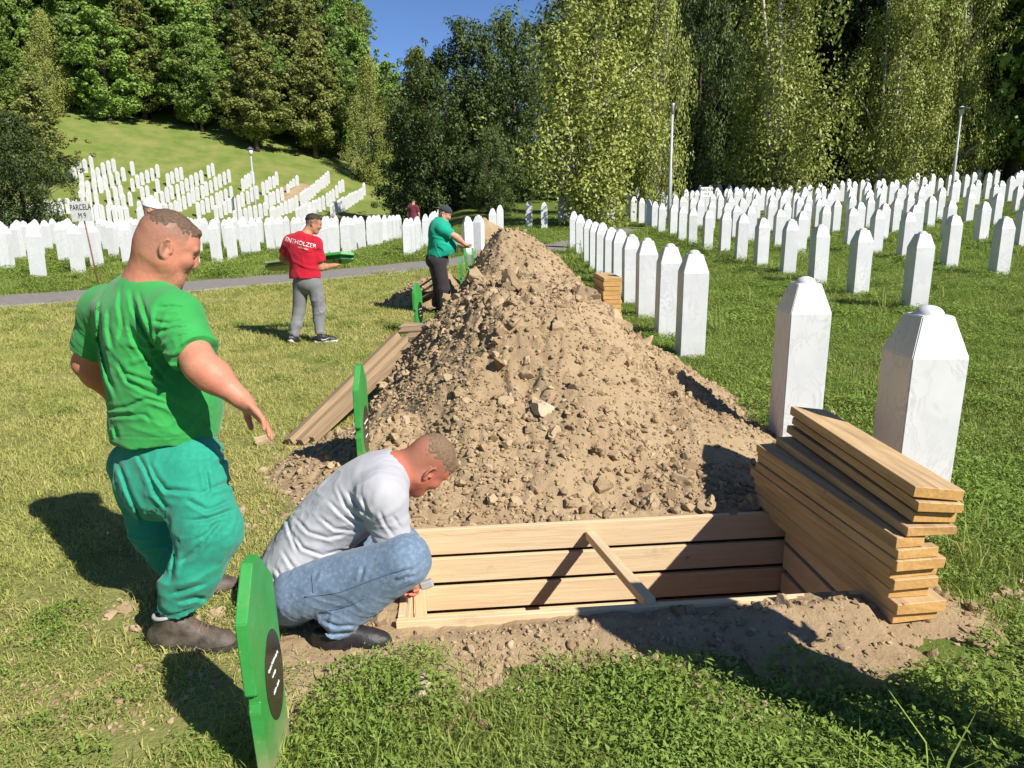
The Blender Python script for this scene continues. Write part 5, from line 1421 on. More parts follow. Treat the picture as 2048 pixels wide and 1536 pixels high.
# man crouching at the grave -----------------------------------------------------
def man_crouch():
    base = v3(-0.75, 2.62, 0)
    root = tag(empty("person", base), "man in grey T-shirt and jeans crouching over the edge of the grave", "person")
    up = v3(0, 0, 1)
    hipR, hipL = A(600, 1195, 2.52), A(590, 1165, 2.82)
    knR, knL = A(812, 1128, 2.44), A(800, 1100, 2.86)
    anR, anL = A(672, 1262, 2.47), A(640, 1225, 2.84)
    waist = A(585, 1150, 2.68); mid = A(650, 1060, 2.70); chest = A(718, 1000, 2.70)
    shR, shL = A(766, 1005, 2.53), A(762, 965, 2.88)
    elR, wrR = A(790, 1100, 2.53), A(792, 1150, 2.66)
    elL, wrL = A(800, 1085, 2.90), A(796, 1156, 2.78)
    nb = A(790, 945, 2.72); hc = A(856, 936, 2.74)
    sp = nz(chest - waist); lat = nz(v3(0.05, -1, -0.05)); back = nz(np.cross(sp, lat)); back = back if back[2] > 0 else -back
    hF, hU = nz(v3(0.46, 0.36, -0.81)), nz(v3(0.80, 0.20, 0.56))
    fl = Fld(v3(-1.35, 2.2, 0.0), v3(-0.1, 3.2, 1.15), 0.0056)
    hd = head_prims(fl, hc, hF, hU, 1.0, 1.05)
    fl.cap(hc - hF * 0.02 - hU * 0.05, nb - sp * 0.04, 0.060, 0.066, 0.04)
    fl.cap(hc - hF * 0.05 - hU * 0.02, nb - sp * 0.02 + back * 0.02, 0.045, 0.05, 0.04)
    fl.cap(nb - sp * 0.06, mid, 0.07, 0.10, 0.08, lat, 1.4); fl.cap(mid, waist, 0.10, 0.11, 0.06, lat, 1.25)
    for a, b, c in ((shR, elR, wrR), (shL, elL, wrL)):
        fl.cap(chest, a, 0.06, 0.06, 0.05); fl.cap(a, b, 0.058, 0.046, 0.03); fl.cap(b, b + (c - b) * 0.3, 0.045, 0.045, 0.03); fl.cap(b + (c - b) * 0.3, c, 0.044, 0.030, 0.03)
    hand(fl, wrR, v3(0.35, 0.35, -0.5), v3(0.1, 0.9, -0.2), v3(0.7, 0, 0.6), (0.6, 0.9, 0.6), 0.98)
    hand(fl, wrL, v3(0.55, -0.2, -0.4), v3(0.1, -0.9, -0.2), v3(0.7, 0, 0.6), (0.6, 0.8, 0.5), 0.98)
    for h_, k_, a_ in ((hipR, knR, anR), (hipL, knL, anL)):
        fl.cap(waist, h_, 0.09, 0.085, 0.05); fl.cap(h_, k_, 0.075, 0.055, 0.03); fl.cap(k_, a_, 0.05, 0.04, 0.03)
    bm_ = fl.mesh("body", M["skin_burnt"], base); stubble(bm_, base, hd, 0.005, -0.06); obj("body", bm_, None, root)
    hm = hair_cap(hd, "hair", M["hair_fair"], base, 0.0042, 0.006, lambda f, u, r: smooth(-0.01, 0.085, u - 0.1 * f) * smooth(0.10, 0.055, r) * smooth(-0.135, -0.06, f) * smooth(0.10, 0.085, f), 0.009, 5)
    obj("hair", hm, None, root)
    fs = Fld(v3(-1.4, 2.2, 0.25), v3(-0.2, 3.2, 1.1), 0.0052)
    X = (lat, sp, back)
    fs.ell(chest - back * 0.01, (0.195, 0.20, 0.135), X, 0.06)
    fs.ell(mid, (0.185, 0.22, 0.135), X, 0.08)
    fs.ell(A(600, 1135, 2.68), (0.19, 0.20, 0.145), X, 0.07)
    fs.cap(shR - lat * 0.02, shL + lat * 0.02, 0.088, 0.085, 0.07); fs.cap(nb - sp * 0.03, shR, 0.072, 0.075, 0.05); fs.cap(nb - sp * 0.03, shL, 0.072, 0.075, 0.05)
    sR = shR + (elR - shR) * 0.80; sL = shL + (elL - shL) * 0.8
    fs.cap(shR, sR, 0.080, 0.074, 0.035, cuts=[(sR, nz(elR - shR))]); fs.cap(shL, sL, 0.078, 0.072, 0.04, cuts=[(sL, nz(elL - shL))])
    q = A(560, 1192, 2.55); fs.cut(q, nz(-sp * 0.8 + v3(0.10, 0, -0.55)))
    fs.cap(nb - sp * 0.025, hc, 0.075, 0.075, 0.012, op='s', cuts=[(nb - sp * 0.008, -sp)])
    ap = A(730, 1060, 2.50)
    CS = zpts([[(530, 400), (590, 530), (660, 600), (725, 640)], [(480, 490), (560, 580), (650, 640), (735, 652)], [(420, 590), (520, 670), (640, 682), (735, 664)], [(270, 590), (360, 690), (480, 725), (610, 695)], [(690, 470), (712, 550), (742, 605)], [(250, 680), (330, 790), (450, 835), (570, 790)],
        [(200, 800), (260, 900), (340, 965), (430, 900)], [(150, 900), (220, 1000), (300, 1025)], [(800, 560), (830, 640), (890, 720)], [(880, 590), (925, 665)], [(230, 610), (250, 700), (300, 820)], [(600, 440), (650, 520), (720, 590)], [(130, 950), (170, 1030)], [(380, 860), (460, 870), (530, 830)]], 3.071, 500, 850)
    CJ = zpts([[(420, 1255), (500, 1322), (640, 1300)], [(955, 965), (1010, 925), (1040, 880)], [(900, 1005), (960, 970), (1020, 960)], [(470, 1210), (520, 1175), (600, 1140)], [(440, 1230), (540, 1270), (650, 1262)], [(880, 960), (940, 930), (1000, 920)], [(320, 1010), (400, 970), (430, 930)], [(700, 900), (690, 950), (670, 1000)]], 3.071, 500, 850)
    def dsp(P):
        d = 0.3 * folds(P, nz(v3(0.55, 0.1, 0.25) - back * 0.5), 0.065, 0.009, 23, 0.16, 0.25, -0.2) + creases(P, CS, 0.0055, 3.4) + folds(P, nz(v3(0.55, 0.1, 0.25) - back * 0.5), 0.03, 0.0018, 81, 0.2, 0.2, -0.3) + creases(P, [[(527, 1170), (560, 1186), (600, 1185), (640, 1160)], [(748, 1085), (775, 1092), (803, 1080)]], 0.0018, 1.8)
        d = d + 0.0006 * noise(P / 0.022, 9) + 0.004 * noise(P / 0.09, 10)
        r = np.linalg.norm(P - ap, axis=1); an = np.arctan2((P - ap)[:, 2], (P - ap)[:, 0])
        d = d - 0.003 * np.maximum(0, np.sin(an * 12 + 1.5 * noise(P / 0.1, 12))) * np.exp(-((r - 0.13) / 0.11) ** 2) * (P[:, 1] < 2.68)
        low = smooth(0.62, 0.42, P[:, 2]); d = d + folds(P, v3(0.8, 0.1, -0.5), 0.06, 0.007, 27, 0.25, 0.3, -0.4) * low * 0.3
        return d
    fs.disp(dsp, 0.04)
    obj("shirt", fs.mesh("shirt", M["shirt_grey"], base), None, root)
    ft = Fld(v3(-1.4, 2.2, 0.03), v3(-0.1, 3.2, 0.85), 0.0056)
    ft.ell(A(590, 1185, 2.67), (0.185, 0.15, 0.135), (lat, nz(v3(1, 0, 0.1)), up), 0.05)
    ft.cap(hipR + v3(0, 0, 0.0), knR, 0.110, 0.088, 0.04); ft.cap(hipL, knL, 0.105, 0.08, 0.04)
    ft.cap(knR + v3(-0.005, 0, -0.015), anR + v3(0, 0, 0.015), 0.092, 0.070, 0.03, cuts=[(anR, nz(anR - knR))]); ft.cap(knL, anL + v3(0, 0, 0.015), 0.085, 0.066, 0.03, cuts=[(anL, nz(anL - knL))])
    def dsp2(P):
        d = folds(P, nz(knR - hipR), 0.08, 0.005, 33, 0.25, 0.3, -0.2) + folds(P, v3(0.4, 0, 1), 0.05, 0.005, 35, 0.3, 0.2, -0.1) * smooth(0.30, 0.12, P[:, 2])
        kb = A(800, 1160, 2.45); r = np.linalg.norm(P - kb, axis=1)
        d = d + folds(P, v3(0.7, 0.3, 0.6), 0.035, 0.006, 37, 0.3, 0.2, -0.5) * np.exp(-(r / 0.10) ** 2)
        return d * 0.6 + 0.0006 * noise(P / 0.02, 9) + 0.003 * noise(P / 0.08, 10) + creases(P, CJ, 0.007, 3.8) + folds(P, v3(0.8, 0.1, -0.5), 0.03, 0.0022, 83, 0.2, 0.2, -0.3)
    ft.disp(dsp2, 0.04)
    jeans_me = ft.mesh("jeans", M["jeans"], base)
    jn = obj("trousers", jeans_me, None, root)
    # side seam of the near leg, laid on the cloth
    bvh = BVHTree.FromPolygons([v.co[:] for v in jeans_me.vertices], [p.vertices[:] for p in jeans_me.polygons])
    def seam(pts, r):
        out = []
        for a, b in zip(pts, pts[1:]):
            for k in range(10):
                t_ = k / 10; p = at(a[0] + (b[0] - a[0]) * t_, a[1] + (b[1] - a[1]) * t_, 2.2) - Vector(base); d = p - (Vector((0, 0, CAM_H)) - Vector(base)); d.normalize()
                hit = bvh.ray_cast(Vector((0, 0, CAM_H)) - Vector(base), d)
                if hit[0] is not None: out.append(hit[0] + hit[1] * 0.0005)
        if len(out) > 2: obj("seam", tube_mesh("seam", out, [r] * len(out), 5), M["jean_stitch"], jn)
    seam([(610, 1205), (680, 1195), (760, 1165), (820, 1145)], 0.0028); seam([(640, 1235), (700, 1222), (735, 1205)], 0.0022); seam([(625, 1160), (628, 1200)], 0.002)
    mats = (M["boot_black"], M["boot_sole"], M["boot_lace"], M["boot_lining"])
    shoe(root, base, anR + v3(0.0, 0, -0.005), v3(1, -0.02, 0), 0.285, 0.12, mats, lace=False); shoe(root, base, anL + v3(0, 0, -0.005), v3(1, 0.12, 0), 0.285, 0.12, mats, lace=False)
    # hammer in the far hand
    hr = tag(empty("hammer", at(832, 1170, 2.72)), "hammer held by the crouching man at the grave boards", "hammer"); hl = hr.location.copy()
    obj("handle", tube_mesh("handle", [Vector((-0.10, 0.0, -0.03)), Vector((0.02, 0, 0.0))], [0.014, 0.013], 8), M["handle_wood"], hr)
    obj("hammer_head", box_mesh("hammer_head", 0.055, 0.03, 0.034, 0.005), M["steel"], hr, (0.045, 0, 0.004), (0, -0.25, 0.1))
    root.location = base + v3(0, 0, 0.022)
    return root
man_crouch()
# smaller figures further back ---------------------------------------------------
def figure(name_label, base, J, mats, h, torso, hem, rad, head=1.0, cap=None, hairmask=True, toes=None, fit=1.0, sole="boot_sole", shirt_text=None, arms=True):
    """J: joints in world space; mats: skin, shirt, trousers, shoe, hair"""
    root = tag(empty("person", base), name_label, "person"); base = np.array(base, float); up = v3(0, 0, 1)
    P = np.array([v for k, v in J.items() if k not in ("hF", "hU", "fdir", "pF")]); lo = P.min(0) - 0.25; hi = P.max(0) + 0.25
    fdir = nz(J["fdir"]); lat = nz(np.cross(fdir, up)); X = (lat, fdir, up); pF = nz(J.get("pF", fdir)); XP = (nz(np.cross(pF, up)), pF, up)
    fl = Fld(lo, hi, h)
    hd = head_prims(fl, J["head"], J["hF"], J["hU"], head)
    fl.cap(J["head"] - np.array(J["hF"]) * 0.02 - np.array(J["hU"]) * 0.05, J["neck"] - up * 0.04, 0.058, 0.066, 0.04)
    fl.cap(J["neck"] - up * 0.05, J["chest"], 0.07, 0.10, 0.06, lat, 1.4); fl.cap(J["chest"], J["waist"], 0.10, 0.10, 0.06, lat, 1.25)
    for s_ in "RL":
        a, b, c = J["sh" + s_], J["el" + s_], J["wr" + s_]
        fl.cap(J["chest"], a, 0.05, 0.055, 0.05); fl.cap(a, b, 0.052 * fit, 0.043 * fit, 0.03); fl.cap(b, b + (c - b) * 0.3, 0.042 * fit, 0.042 * fit, 0.03); fl.cap(b + (c - b) * 0.3, c, 0.041 * fit, 0.029, 0.03)
        hand(fl, c, J["hand" + s_] - c, up * 0.8 - np.array(lat) * (0.2 if s_ == "R" else -0.2), fdir, (0.35, 0.5, 0.4), 1.0)
        fl.cap(J["waist"], J["hip" + s_], 0.08, 0.08, 0.05); fl.cap(J["hip" + s_], J["kn" + s_], 0.068, 0.05, 0.03); fl.cap(J["kn" + s_], J["an" + s_], 0.046, 0.036, 0.03)
    bm_ = fl.mesh("body", mats[0], base); stubble(bm_, base, hd, 0.0, -0.06); obj("body", bm_, None, root)
    if cap is None:
        obj("hair", hair_cap(hd, "hair", mats[4], base, h * 0.6, 0.006, lambda f, u, r: smooth(0.03, 0.085, u + np.where(f < 0, -f * 0.5, -f * 0.2)) * smooth(0.096, 0.084, f), 0.012, 3), None, root)
    else:
        cm, back = cap
        fc = Fld(hd['c'] - 0.26, hd['c'] + 0.26, h * 0.7); F, U, Rr, s = hd['F'], hd['U'], hd['R'], hd['s']
        fc.ell(hd['c'] + (F * -0.006 + U * 0.045) * s, (0.112 * s, 0.090 * s, 0.088 * s), (F, Rr, U), 0.02, cuts=[(hd['c'] + U * 0.028 * s, -U)])
        q = -1 if back else 1
        fc.ell(hd['c'] + (F * q * 0.115 + U * 0.036) * s, (0.085 * s, 0.068 * s, 0.009), (nz(F - U * q * 0.22), Rr, nz(U + F * q * 0.22)), 0.012)
        obj("cap", fc.mesh("cap", cm, base), None, root)
    fs = Fld(lo, hi, h)
    for c, r, k in torso: fs.ell(c, r, X, k)
    fs.cap(J["shR"] - lat * 0.02, J["shL"] + lat * 0.02, rad[0], rad[0], 0.06)
    for s_ in "RL":
        fs.cap(J["neck"] - up * 0.03, J["sh" + s_], 0.062, rad[0] * 0.85, 0.05)
        e = J["sh" + s_] + (J["el" + s_] - J["sh" + s_]) * 0.72; fs.cap(J["sh" + s_], e, rad[0], rad[0] * 0.9, 0.04, cuts=[(e, nz(J["el" + s_] - J["sh" + s_]))])
    fs.cut(hem[0], nz(hem[1]))
    fs.disp(lambda P: 0.7 * folds(P, v3(0.3, 0, -1), 0.09, 0.009, 43, 0.15, 0.3, -0.3) + 0.8 * folds(P, v3(0.9, 0, -0.45), 0.08, 0.010, 47, 0.15, 0.25, -0.1), 0.04)
    sm = fs.mesh("shirt", mats[1], base); sh = obj("shirt", sm, None, root)
    ft = Fld(lo, hi, h)
    ft.ell((J["hipR"] + J["hipL"]) / 2 + up * 0.05, (rad[1] * 1.75, rad[1] * 1.4, 0.16), XP, 0.05)
    for s_ in "RL":
        ft.cap(J["hip" + s_], J["kn" + s_], rad[1], rad[2], 0.03); e = J["an" + s_] + up * 0.03
        ft.cap(J["kn" + s_], e, rad[2], rad[3], 0.03, cuts=[(J["an" + s_], nz(J["an" + s_] - J["kn" + s_]))])
    ft.disp(lambda P: folds(P, v3(0.8, 0, 0.4), 0.09, 0.010, 53, 0.25, 0.3, -0.2) + folds(P, v3(0.1, 0, -1), 0.1, 0.006, 57, 0.25, 0.3, -0.2), 0.04)
    obj("trousers", ft.mesh("trousers", mats[2], base), None, root)
    shoes = []
    for i, s_ in enumerate("RL"):
        shoes.append(shoe(root, base, J["an" + s_] + v3(0, 0, -0.015), toes[i][0], 0.285, 0.11, (mats[3], M[sole], M["boot_lace"], M["boot_lining"]), h * 0.8, lace=False, pitch=toes[i][1]))
    return root, sm, shoes, base

# man in the red T-shirt carrying two green boards
def man_red():
    y = 9.02; g = th(at(618, 690, y).x, y)
    J = dict(head=A(627, 446, y + 0.06), neck=A(607, 470, y), chest=A(606, 505, y), waist=A(610, 548, y + 0.02), shR=A(632, 487, y - 0.03), shL=A(580, 483, y + 0.05),
             elR=A(642, 535, y + 0.02), wrR=A(668, 531, y + 0.34), handR=A(680, 529, y + 0.42), elL=A(566, 517, y + 0.12), wrL=A(580, 524, y + 0.38), handL=A(586, 526, y + 0.47),
             hipR=A(629, 570, y), hipL=A(602, 570, y + 0.03), knR=A(638, 622, y + 0.04), knL=A(598, 622, y + 0.05), anR=A(640, 676, y), anL=A(589, 672, y - 0.02),
             hF=nz(v3(0.90, 0.30, -0.35)), hU=nz(v3(0.33, 0.08, 0.94)), fdir=v3(0.30, 0.95, 0), pF=v3(0.35, 0.93, 0))
    J["anR"][2] = g + 0.105
    base = v3(at(618, 690, y).x, y, g); up = v3(0, 0, 1)
    torso = [(J["chest"], (0.215, 0.13, 0.24), 0.05), (J["waist"] + up * 0.03, (0.195, 0.14, 0.20), 0.08), (J["waist"] - up * 0.06, (0.20, 0.15, 0.16), 0.05)]
    root, sm, shoes, b = figure("man in red T-shirt and grey trousers carrying two green boards", base, J, (M["skin_tan"], M["shirt_red"], M["trousers_grey"], M["boot_black"], M["hair_dark"]), 0.0095, torso, (A(610, 556, y), v3(0, -0.05, -1)), (0.078, 0.10, 0.078, 0.062), 0.95, toes=((v3(1, 0.05, 0), 0.0), (v3(0.45, 0.9, 0), 0.55)), sole="sole_white")
    # print on the back of the shirt
    bvh = BVHTree.FromPolygons([v.co[:] for v in sm.vertices], [p.vertices[:] for p in sm.polygons])
    Lx = nz(A(632, 494, y) - A(570, 480, y)); Lz = nz(np.cross(Lx, v3(0.15, 1, 0)))
    if Lz[2] < 0: Lz = -Lz
    for body, size, off, nm in (("ENTHOLZER", 0.073, (0, 0), "shirt_print"), ("iiiiiiiiiiiii iiiiiiiii", 0.026, (0.055, -0.052), "shirt_print")):
        tm = text_mesh(body, size, M["white_print"])
        bm = bmesh.new(); bm.from_mesh(tm)
        bmesh.ops.subdivide_edges(bm, edges=[e for e in bm.edges if e.calc_length() > 0.02], cuts=2); bmesh.ops.triangulate(bm, faces=bm.faces[:])
        c = np.array(A(598, 486, y - 0.15)) - b
        for v in bm.verts:
            p = c + Lx * (v.co.x * 1.0 + off[0]) + Lz * (v.co.y + off[1]); hit = bvh.ray_cast(Vector(p) - Vector((0, 0.3, 0)), Vector((0, 1, 0)))
            v.co = (hit[0] - Vector((0, 0.004, 0))) if hit[0] is not None else Vector(p)
        me = bpy.data.meshes.new(nm); bm.to_mesh(me); bm.free(); me.materials.append(M["white_print"])
        obj(nm, me, None, [o for o in root.children if o.name.startswith("shirt")][0])
    # white tick on the side of the near shoe
    a = np.array(J["anR"]) - b
    tick = [a + v3(0.02, -0.05, -0.05), a + v3(0.05, -0.056, -0.066), a + v3(0.09, -0.056, -0.056), a + v3(0.135, -0.05, -0.035)]
    obj("tick", tube_mesh("tick", tick, [0.004, 0.011, 0.007, 0.002], 6), M["sole_white"], shoes[0])
    # the two boards in his arms
    for k, (dy, dz, lab) in enumerate(((0.0, 0.0, "upper green board in the arms of the man in red"), (0.05, -0.055, "lower green board in the arms of the man in red"))):
        r2 = tag(empty("grave_marker"), lab, "grave marker", "green grave boards")
        p0 = at(525, 527, y + 0.52); p1 = at(719, 505, y + 0.36); d = (p1 - p0).normalized()
        n = Vector((0, -0.30, -0.95)); n = (n - d * n.dot(d)).normalized(); yv = d.cross(n)
        mw = Matrix(((n.x, yv.x, d.x, 0), (n.y, yv.y, d.y, 0), (n.z, yv.z, d.z, 0), (0, 0, 0, 1)))
        mw.translation = p0.lerp(p1, 0.5 / 1.2 + 0.015 - k * 0.015) + Vector((0, dy, dz)); r2.matrix_basis = mw
        obj("board", BOARD, None, r2)
man_red()

# man in teal holding a grave board
def man_teal():
    y = 11.25; g = th(at(882, 628, y).x, y); up = v3(0, 0, 1)
    J = dict(head=A(889, 427, y), neck=A(884, 445, y), chest=A(880, 466, y), waist=A(878, 505, y), shR=A(884, 458, y - 0.17), shL=A(886, 456, y + 0.17),
             elR=A(912, 474, y - 0.2), wrR=A(930, 489, y - 0.12), handR=A(936, 494, y - 0.06), elL=A(908, 486, y + 0.2), wrL=A(926, 492, y + 0.05), handL=A(934, 494, y + 0.0),
             hipR=A(876, 527, y - 0.10), hipL=A(874, 527, y + 0.10), knR=A(886, 578, y - 0.10), knL=A(880, 578, y + 0.12), anR=A(889, 622, y - 0.1), anL=A(876, 622, y + 0.12),
             hF=nz(v3(0.90, -0.05, -0.42)), hU=nz(v3(0.40, 0, 0.92)), fdir=v3(1, 0.05, 0))
    J["anR"][2] = g + 0.10; J["anL"][2] = g + 0.10
    base = v3(at(882, 628, y).x, y, g)
    torso = [(J["chest"] + v3(0.0, 0, -0.02), (0.22, 0.185, 0.27), 0.05), (A(886, 494, y), (0.225, 0.215, 0.19), 0.08), (A(880, 508, y), (0.215, 0.20, 0.15), 0.05)]
    root, sm, shoes, b = figure("stout man in teal T-shirt and backward cap setting a green board", base, J, (M["skin_fair"], M["shirt_teal"], M["trousers_black"], M["boot_black"], M["hair_dark"]), 0.0105, torso, (A(880, 514, y), v3(0.22, 0, -1)), (0.088, 0.128, 0.105, 0.095), 0.98, cap=(M["cap_grey"], True), toes=((v3(1, -0.1, 0), 0.0), (v3(1, 0.15, 0), 0.0)), fit=1.15)
man_teal()

# plain standing pose for the people who are mostly hidden, far off or only cast a shadow
def standing(x, y, face, label, mats, h, height=1.72, cap=None, stoop=0.0, arms=0.0):
    g = th(x, y); s = height / 1.75; f = nz(v3(math.cos(face), math.sin(face), 0)); l = nz(np.cross(f, v3(0, 0, 1))); o = v3(x, y, g)
    def q(a, b, c): return o + (f * a + l * b + v3(0, 0, 1) * c) * s
    J = dict(head=q(0.03 + stoop, 0, 1.635), neck=q(-0.01 + stoop * 0.8, 0, 1.50), chest=q(stoop * 0.5, 0, 1.30), waist=q(0, 0, 1.02), hF=nz(f + v3(0, 0, -0.25)), hU=nz(v3(0, 0, 1) + f * 0.25), fdir=f)
    for sg, n in ((1, "R"), (-1, "L")):
        J["sh" + n] = q(stoop * 0.6, sg * 0.185, 1.42); J["el" + n] = q(0.02 + arms * 0.1, sg * 0.25, 1.13); J["wr" + n] = q(0.10 + arms * 0.2, sg * 0.22, 0.90 + arms * 0.25); J["hand" + n] = q(0.15 + arms * 0.28, sg * 0.20, 0.82 + arms * 0.3)
        J["hip" + n] = q(0, sg * 0.095, 0.90); J["kn" + n] = q(0.03, sg * 0.12, 0.48); J["an" + n] = q(0, sg * 0.13, 0.095)
    torso = [(J["chest"], (0.20, 0.13, 0.25), 0.05), (J["waist"] + v3(0, 0, 0.04), (0.19, 0.14, 0.2), 0.08), (J["waist"] - v3(0, 0, 0.07), (0.195, 0.15, 0.15), 0.05)]
    return figure(label, o, J, mats, h, torso, (J["waist"] - v3(0, 0, 0.14), v3(0, 0, -1)), (0.078, 0.098, 0.082, 0.072), 0.98, cap=cap, toes=((f + l * 0.15, 0.0), (f - l * 0.15, 0.0)))
p = at(300, 430, 8.6)
standing(p.x, 8.6, 0.25, "person in white cap and dark blue shirt hidden behind the man in green", (M["skin_fair"], M["shirt_blue"], M["trousers_black"], M["boot_black"], M["hair_dark"]), 0.014, 1.79, (M["cap_white"], False))
p = at(826, 410, 33); standing(p.x, 33, 1.2, "far person in maroon top in front of the dark trees", (M["skin_fair"], M["shirt_maroon"], M["trousers_black"], M["boot_black"], M["hair_dark"]), 0.025, 1.85)
p = ground_at(704, 357); standing(p.x, p.y, 0.4, "far person in white shirt at the foot of the wooded hill", (M["skin_fair"], M["shirt_white"], M["trousers_black"], M["boot_black"], M["hair_dark"]), 0.03, 1.75)
p = ground_at(719, 356); standing(p.x, p.y, 2.4, "far person in dark clothes next to the one in white", (M["skin_fair"], M["shirt_blue"], M["trousers_black"], M["boot_black"], M["hair_dark"]), 0.03, 1.75)
# bystander right of the camera, outside the photo: his shadow falls across the grave
standing(1.66, 1.63, 1.9, "bystander right of the camera whose shadow falls into the grave", (M["skin_fair"], M["shirt_blue"], M["trousers_black"], M["boot_black"], M["hair_dark"]), 0.014, 1.72)
# ------------------------------------------------------------------ grass
def blade_patch(seed, n, rad, hmin, hmax, wid, mat, lean=0.6, curl=0.4):
    rr = np.random.default_rng(seed)
    a = rr.uniform(0, 6.283, n); r = rad * np.sqrt(rr.random(n))
    B = np.stack([r * np.cos(a), r * np.sin(a), np.full(n, -0.012)], 1)
    h = rr.uniform(hmin, hmax, n); la = rr.uniform(0, 6.283, n); lm = rr.random(n) * lean * h
    D = np.stack([np.cos(la), np.sin(la), np.zeros(n)], 1); W = np.stack([-np.sin(la), np.cos(la), np.zeros(n)], 1)
    ta = rr.uniform(-1, 1, n); W = W * np.cos(ta)[:, None] + D * np.sin(ta)[:, None]
    w = wid * rr.uniform(0.6, 1.3, n)
    mid = B + D * (lm * 0.35)[:, None]; mid[:, 2] += h * 0.6
    tip = B + D * (lm * (1 + curl))[:, None]; tip[:, 2] += h * (1 - 0.25 * rr.random(n))
    w2 = (w * 0.5)[:, None]
    V = np.stack([B - W * w2, B + W * w2, mid + W * w2 * 0.75, mid - W * w2 * 0.75, tip], 1).reshape(-1, 3)
    k = np.arange(n)[:, None] * 5
    me = mesh_np("tuft", V, [k + np.array([0, 1, 2, 3]), k + np.array([3, 2, 4])]); me.materials.append(mat); return me
def weed_patch(seed, n, rad, hmax, leaf, mat, rich=0.5):
    rr = np.random.default_rng(seed)
    a = rr.uniform(0, 6.283, n); r = rad * np.sqrt(rr.random(n))
    P = np.stack([r * np.cos(a), r * np.sin(a), hmax * (1 - (r / rad) ** 2 * 0.5) * rr.random(n) ** 0.7], 1)
    az = rr.uniform(0, 6.283, n); el = rr.uniform(-0.5, 0.9, n)
    A = np.stack([np.cos(az) * np.cos(el), np.sin(az) * np.cos(el), np.sin(el)], 1)
    Bv = np.stack([-np.sin(az), np.cos(az), rr.normal(0, 0.35, n)], 1); Bv /= np.linalg.norm(Bv, axis=1, keepdims=True)
    s = leaf * rr.uniform(0.55, 1.35, n)[:, None]; asp = rr.uniform(0.22, 0.5, n)[:, None]
    N = np.cross(A, Bv)
    V = np.stack([P - A * s * 0.5, P + Bv * s * 0.5 * asp + N * s * 0.08, P + A * s * 0.5 - N * s * 0.12, P - Bv * s * 0.5 * asp + N * s * 0.08], 1).reshape(-1, 3)
    me = mesh_np("weed", V, np.arange(n * 4).reshape(-1, 4)); me.materials.append(mat); return me
LAWN = [blade_patch(i, 150, 0.17, 0.018, 0.05, 0.0042, M["lawn_blade"], 1.3) for i in range(4)]
TURF = [blade_patch(10 + i, 130, 0.17, 0.03, 0.085, 0.0052, M["green_blade"], 0.9) for i in range(4)]
WEED = [weed_patch(20 + i, 260, 0.15, 0.055 + 0.012 * i, 0.014 + 0.0045 * (i % 4), M["weed_leaf"]) for i in range(5)]
TALL = [blade_patch(30 + i, 16, 0.05, 0.14, 0.30, 0.0058, M["green_blade"], 0.8, 0.6) for i in range(3)]
plain("clover", (0.66, 0.60, 0.52), 0.8)
def flower(seed):
    bm = bmesh.new(); bmesh.ops.create_icosphere(bm, subdivisions=1, radius=0.008)
    for v in bm.verts: v.co *= 1 + 0.2 * math.sin(seed + v.co.x * 900); v.co.z += 0.055
    me = bpy.data.meshes.new("clover_head"); bm.to_mesh(me); bm.free(); me.materials.append(M["clover"]); return me
FLOW = [flower(1), flower(2)]
KINDS = LAWN + TURF + WEED + TALL + FLOW
def in_view(x, y, m=500):
    return (np.abs(x / np.maximum(y, 0.1)) * FPX < 1024 + m + 1200 / np.maximum(y, 0.4))
def masked(x, y):
    s, t_ = w2g(x, y)
    bad = (np.abs(s) < GL + 0.03) & (np.abs(t_) < GW + 0.03)
    bad |= mound1_h(x, y) > 0.006 + 0.03 * (noise2(x, y, 0.2, 5).reshape(np.shape(x)))
    bad |= mound2_h(x, y) > 0.03
    bad |= path_dist(x, y) < HALF + 0.02
    return bad
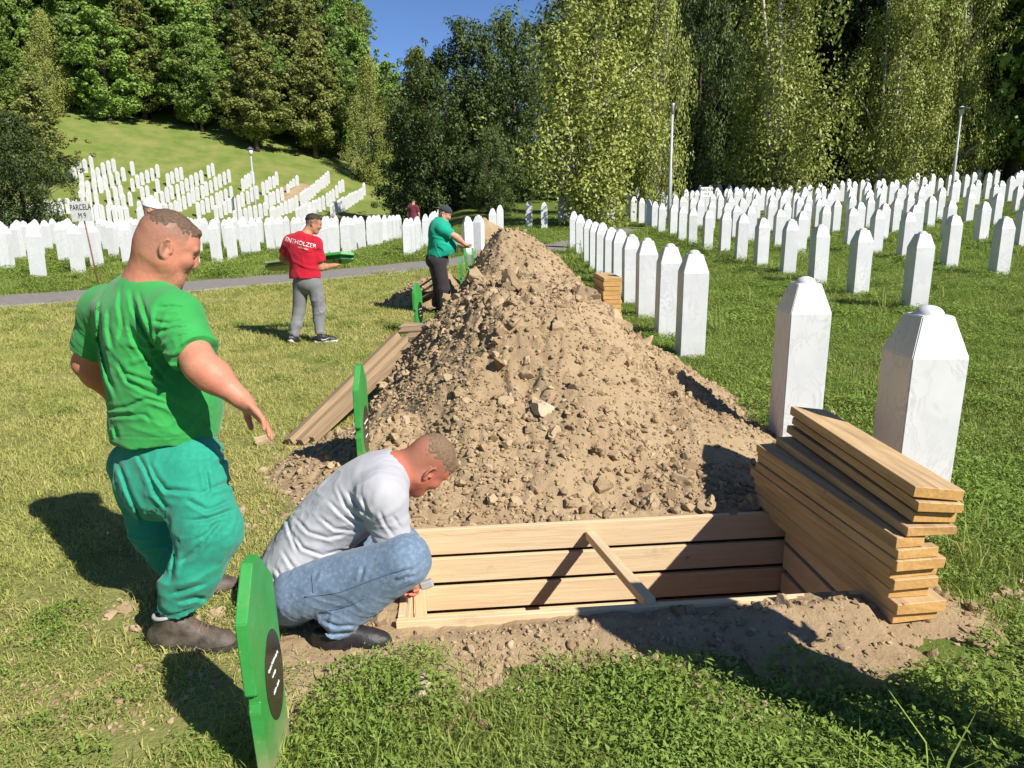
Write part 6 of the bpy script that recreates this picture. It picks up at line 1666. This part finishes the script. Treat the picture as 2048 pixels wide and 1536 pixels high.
def field(name, y0, y1, dens, scale, seed, label):
    rr = np.random.default_rng(seed)
    xm = 1.08 * y1 + 0.9; n = int(dens * (2 * xm) * (y1 - y0))
    x = rr.uniform(-xm, xm, n); y = rr.uniform(y0, y1, n)
    ok = in_view(x, y) & ~masked(x, y)
    x = x[ok]; y = y[ok]; n = len(x)
    # mown lawn on the left, lush turf and weeds right and in front
    edge = x + 0.55 * noise2(x, y, 1.4, 41) - np.where(y < 3.2, -0.35 - 0.35 * (3.2 - y), -0.9 + 0.0 * y)
    beyond = path_dist(x, y) > 0
    px_, py_ = PATH_XY[:, 0], PATH_XY[:, 1]
    over = y > np.interp(x, px_[np.argsort(px_)], py_[np.argsort(px_)])
    lush = (edge > 0) | over
    k = rr.random(n); kind = np.zeros(n, int)
    wf = np.clip(0.45 + 0.5 * noise2(x, y, 0.5, 42) + 0.1 * (y < 3.2), 0.1, 0.85)
    kind = np.where(lush, np.where(k < wf, rr.integers(8, 13, n), rr.integers(4, 8, n)), np.where(k < 0.08 + 0.40 * (y < 2.9) * (noise2(x, y, 0.5, 43) > -0.3), rr.integers(8, 11, n), rr.integers(0, 4, n)))
    tall = (rr.random(n) < np.where((x > 0.9) & (y < 3.6), 0.06, 0.012)) & lush & (~over)
    kind = np.where(tall, rr.integers(13, 16, n), kind)
    fl = (rr.random(n) < 0.012) & (y < 4.5); kind = np.where(fl, rr.integers(16, 18, n), kind)
    # thin, bare spots
    bare = noise2(x, y, 0.45, 44) > np.where(lush, 0.62, 0.5)
    keep = ~(bare & (rr.random(n) < 0.7)); x, y, kind, lush = x[keep], y[keep], kind[keep], lush[keep]; n = len(x)
    sc = scale * rr.uniform(0.75, 1.25, n) * np.where(kind < 4, 1.0, 1.0)
    low = (kind >= 8) & (kind < 13) & ~lush; sc = np.where(low, sc * 0.7, sc)
    rot = np.stack([rr.normal(0, 0.05, n), rr.normal(0, 0.05, n), rr.uniform(0, 6.283, n)], 1)
    z = terrain(x, y) + np.maximum(0, np.minimum(0.04, soil_height(x, y, mound1_h)))*0
    o = scatter(name, np.stack([x, y, z], 1), rot, sc, kind, KINDS)
    tag(o, label, "grass", None, "stuff"); return n
ng_ = field("grass", 0.7, 4.2, 95, 1.0, 1, "weedy grass and clover around the open grave")
ng_ += field("grass", 4.2, 9.0, 60, 1.15, 2, "short lawn and turf around the mounds")
ng_ += field("grass", 9.0, 17.0, 26, 1.6, 3, "mown lawn up to the path and turf between the stones")
ng_ += field("grass", 17.0, 34.0, 9, 2.3, 4, "lush grass between the farther gravestones")
# grass tufts at the feet of the near stones
rr = np.random.default_rng(9); P = []; K = []; S = []
for sx, sy in stone_xy:
    if sy > 16 or abs(sx) > 14: continue
    for _ in range(12):
        a = rr.uniform(0, 6.283); q = rr.uniform(0.17, 0.24)
        P.append((sx + q * math.cos(a), sy + q * math.sin(a), th(sx, sy))); K.append(rr.integers(4, 13)); S.append(rr.uniform(0.5, 0.95))
P = np.array(P); ok = ~masked(P[:, 0], P[:, 1])
tag(scatter("grass", P[ok], np.stack([np.zeros(ok.sum()), np.zeros(ok.sum()), rr.uniform(0, 6, ok.sum())], 1), np.array(S)[ok], np.array(K)[ok], KINDS), "tufts of grass at the feet of the white stones", "grass", None, "stuff")
print("grass tufts", ng_)
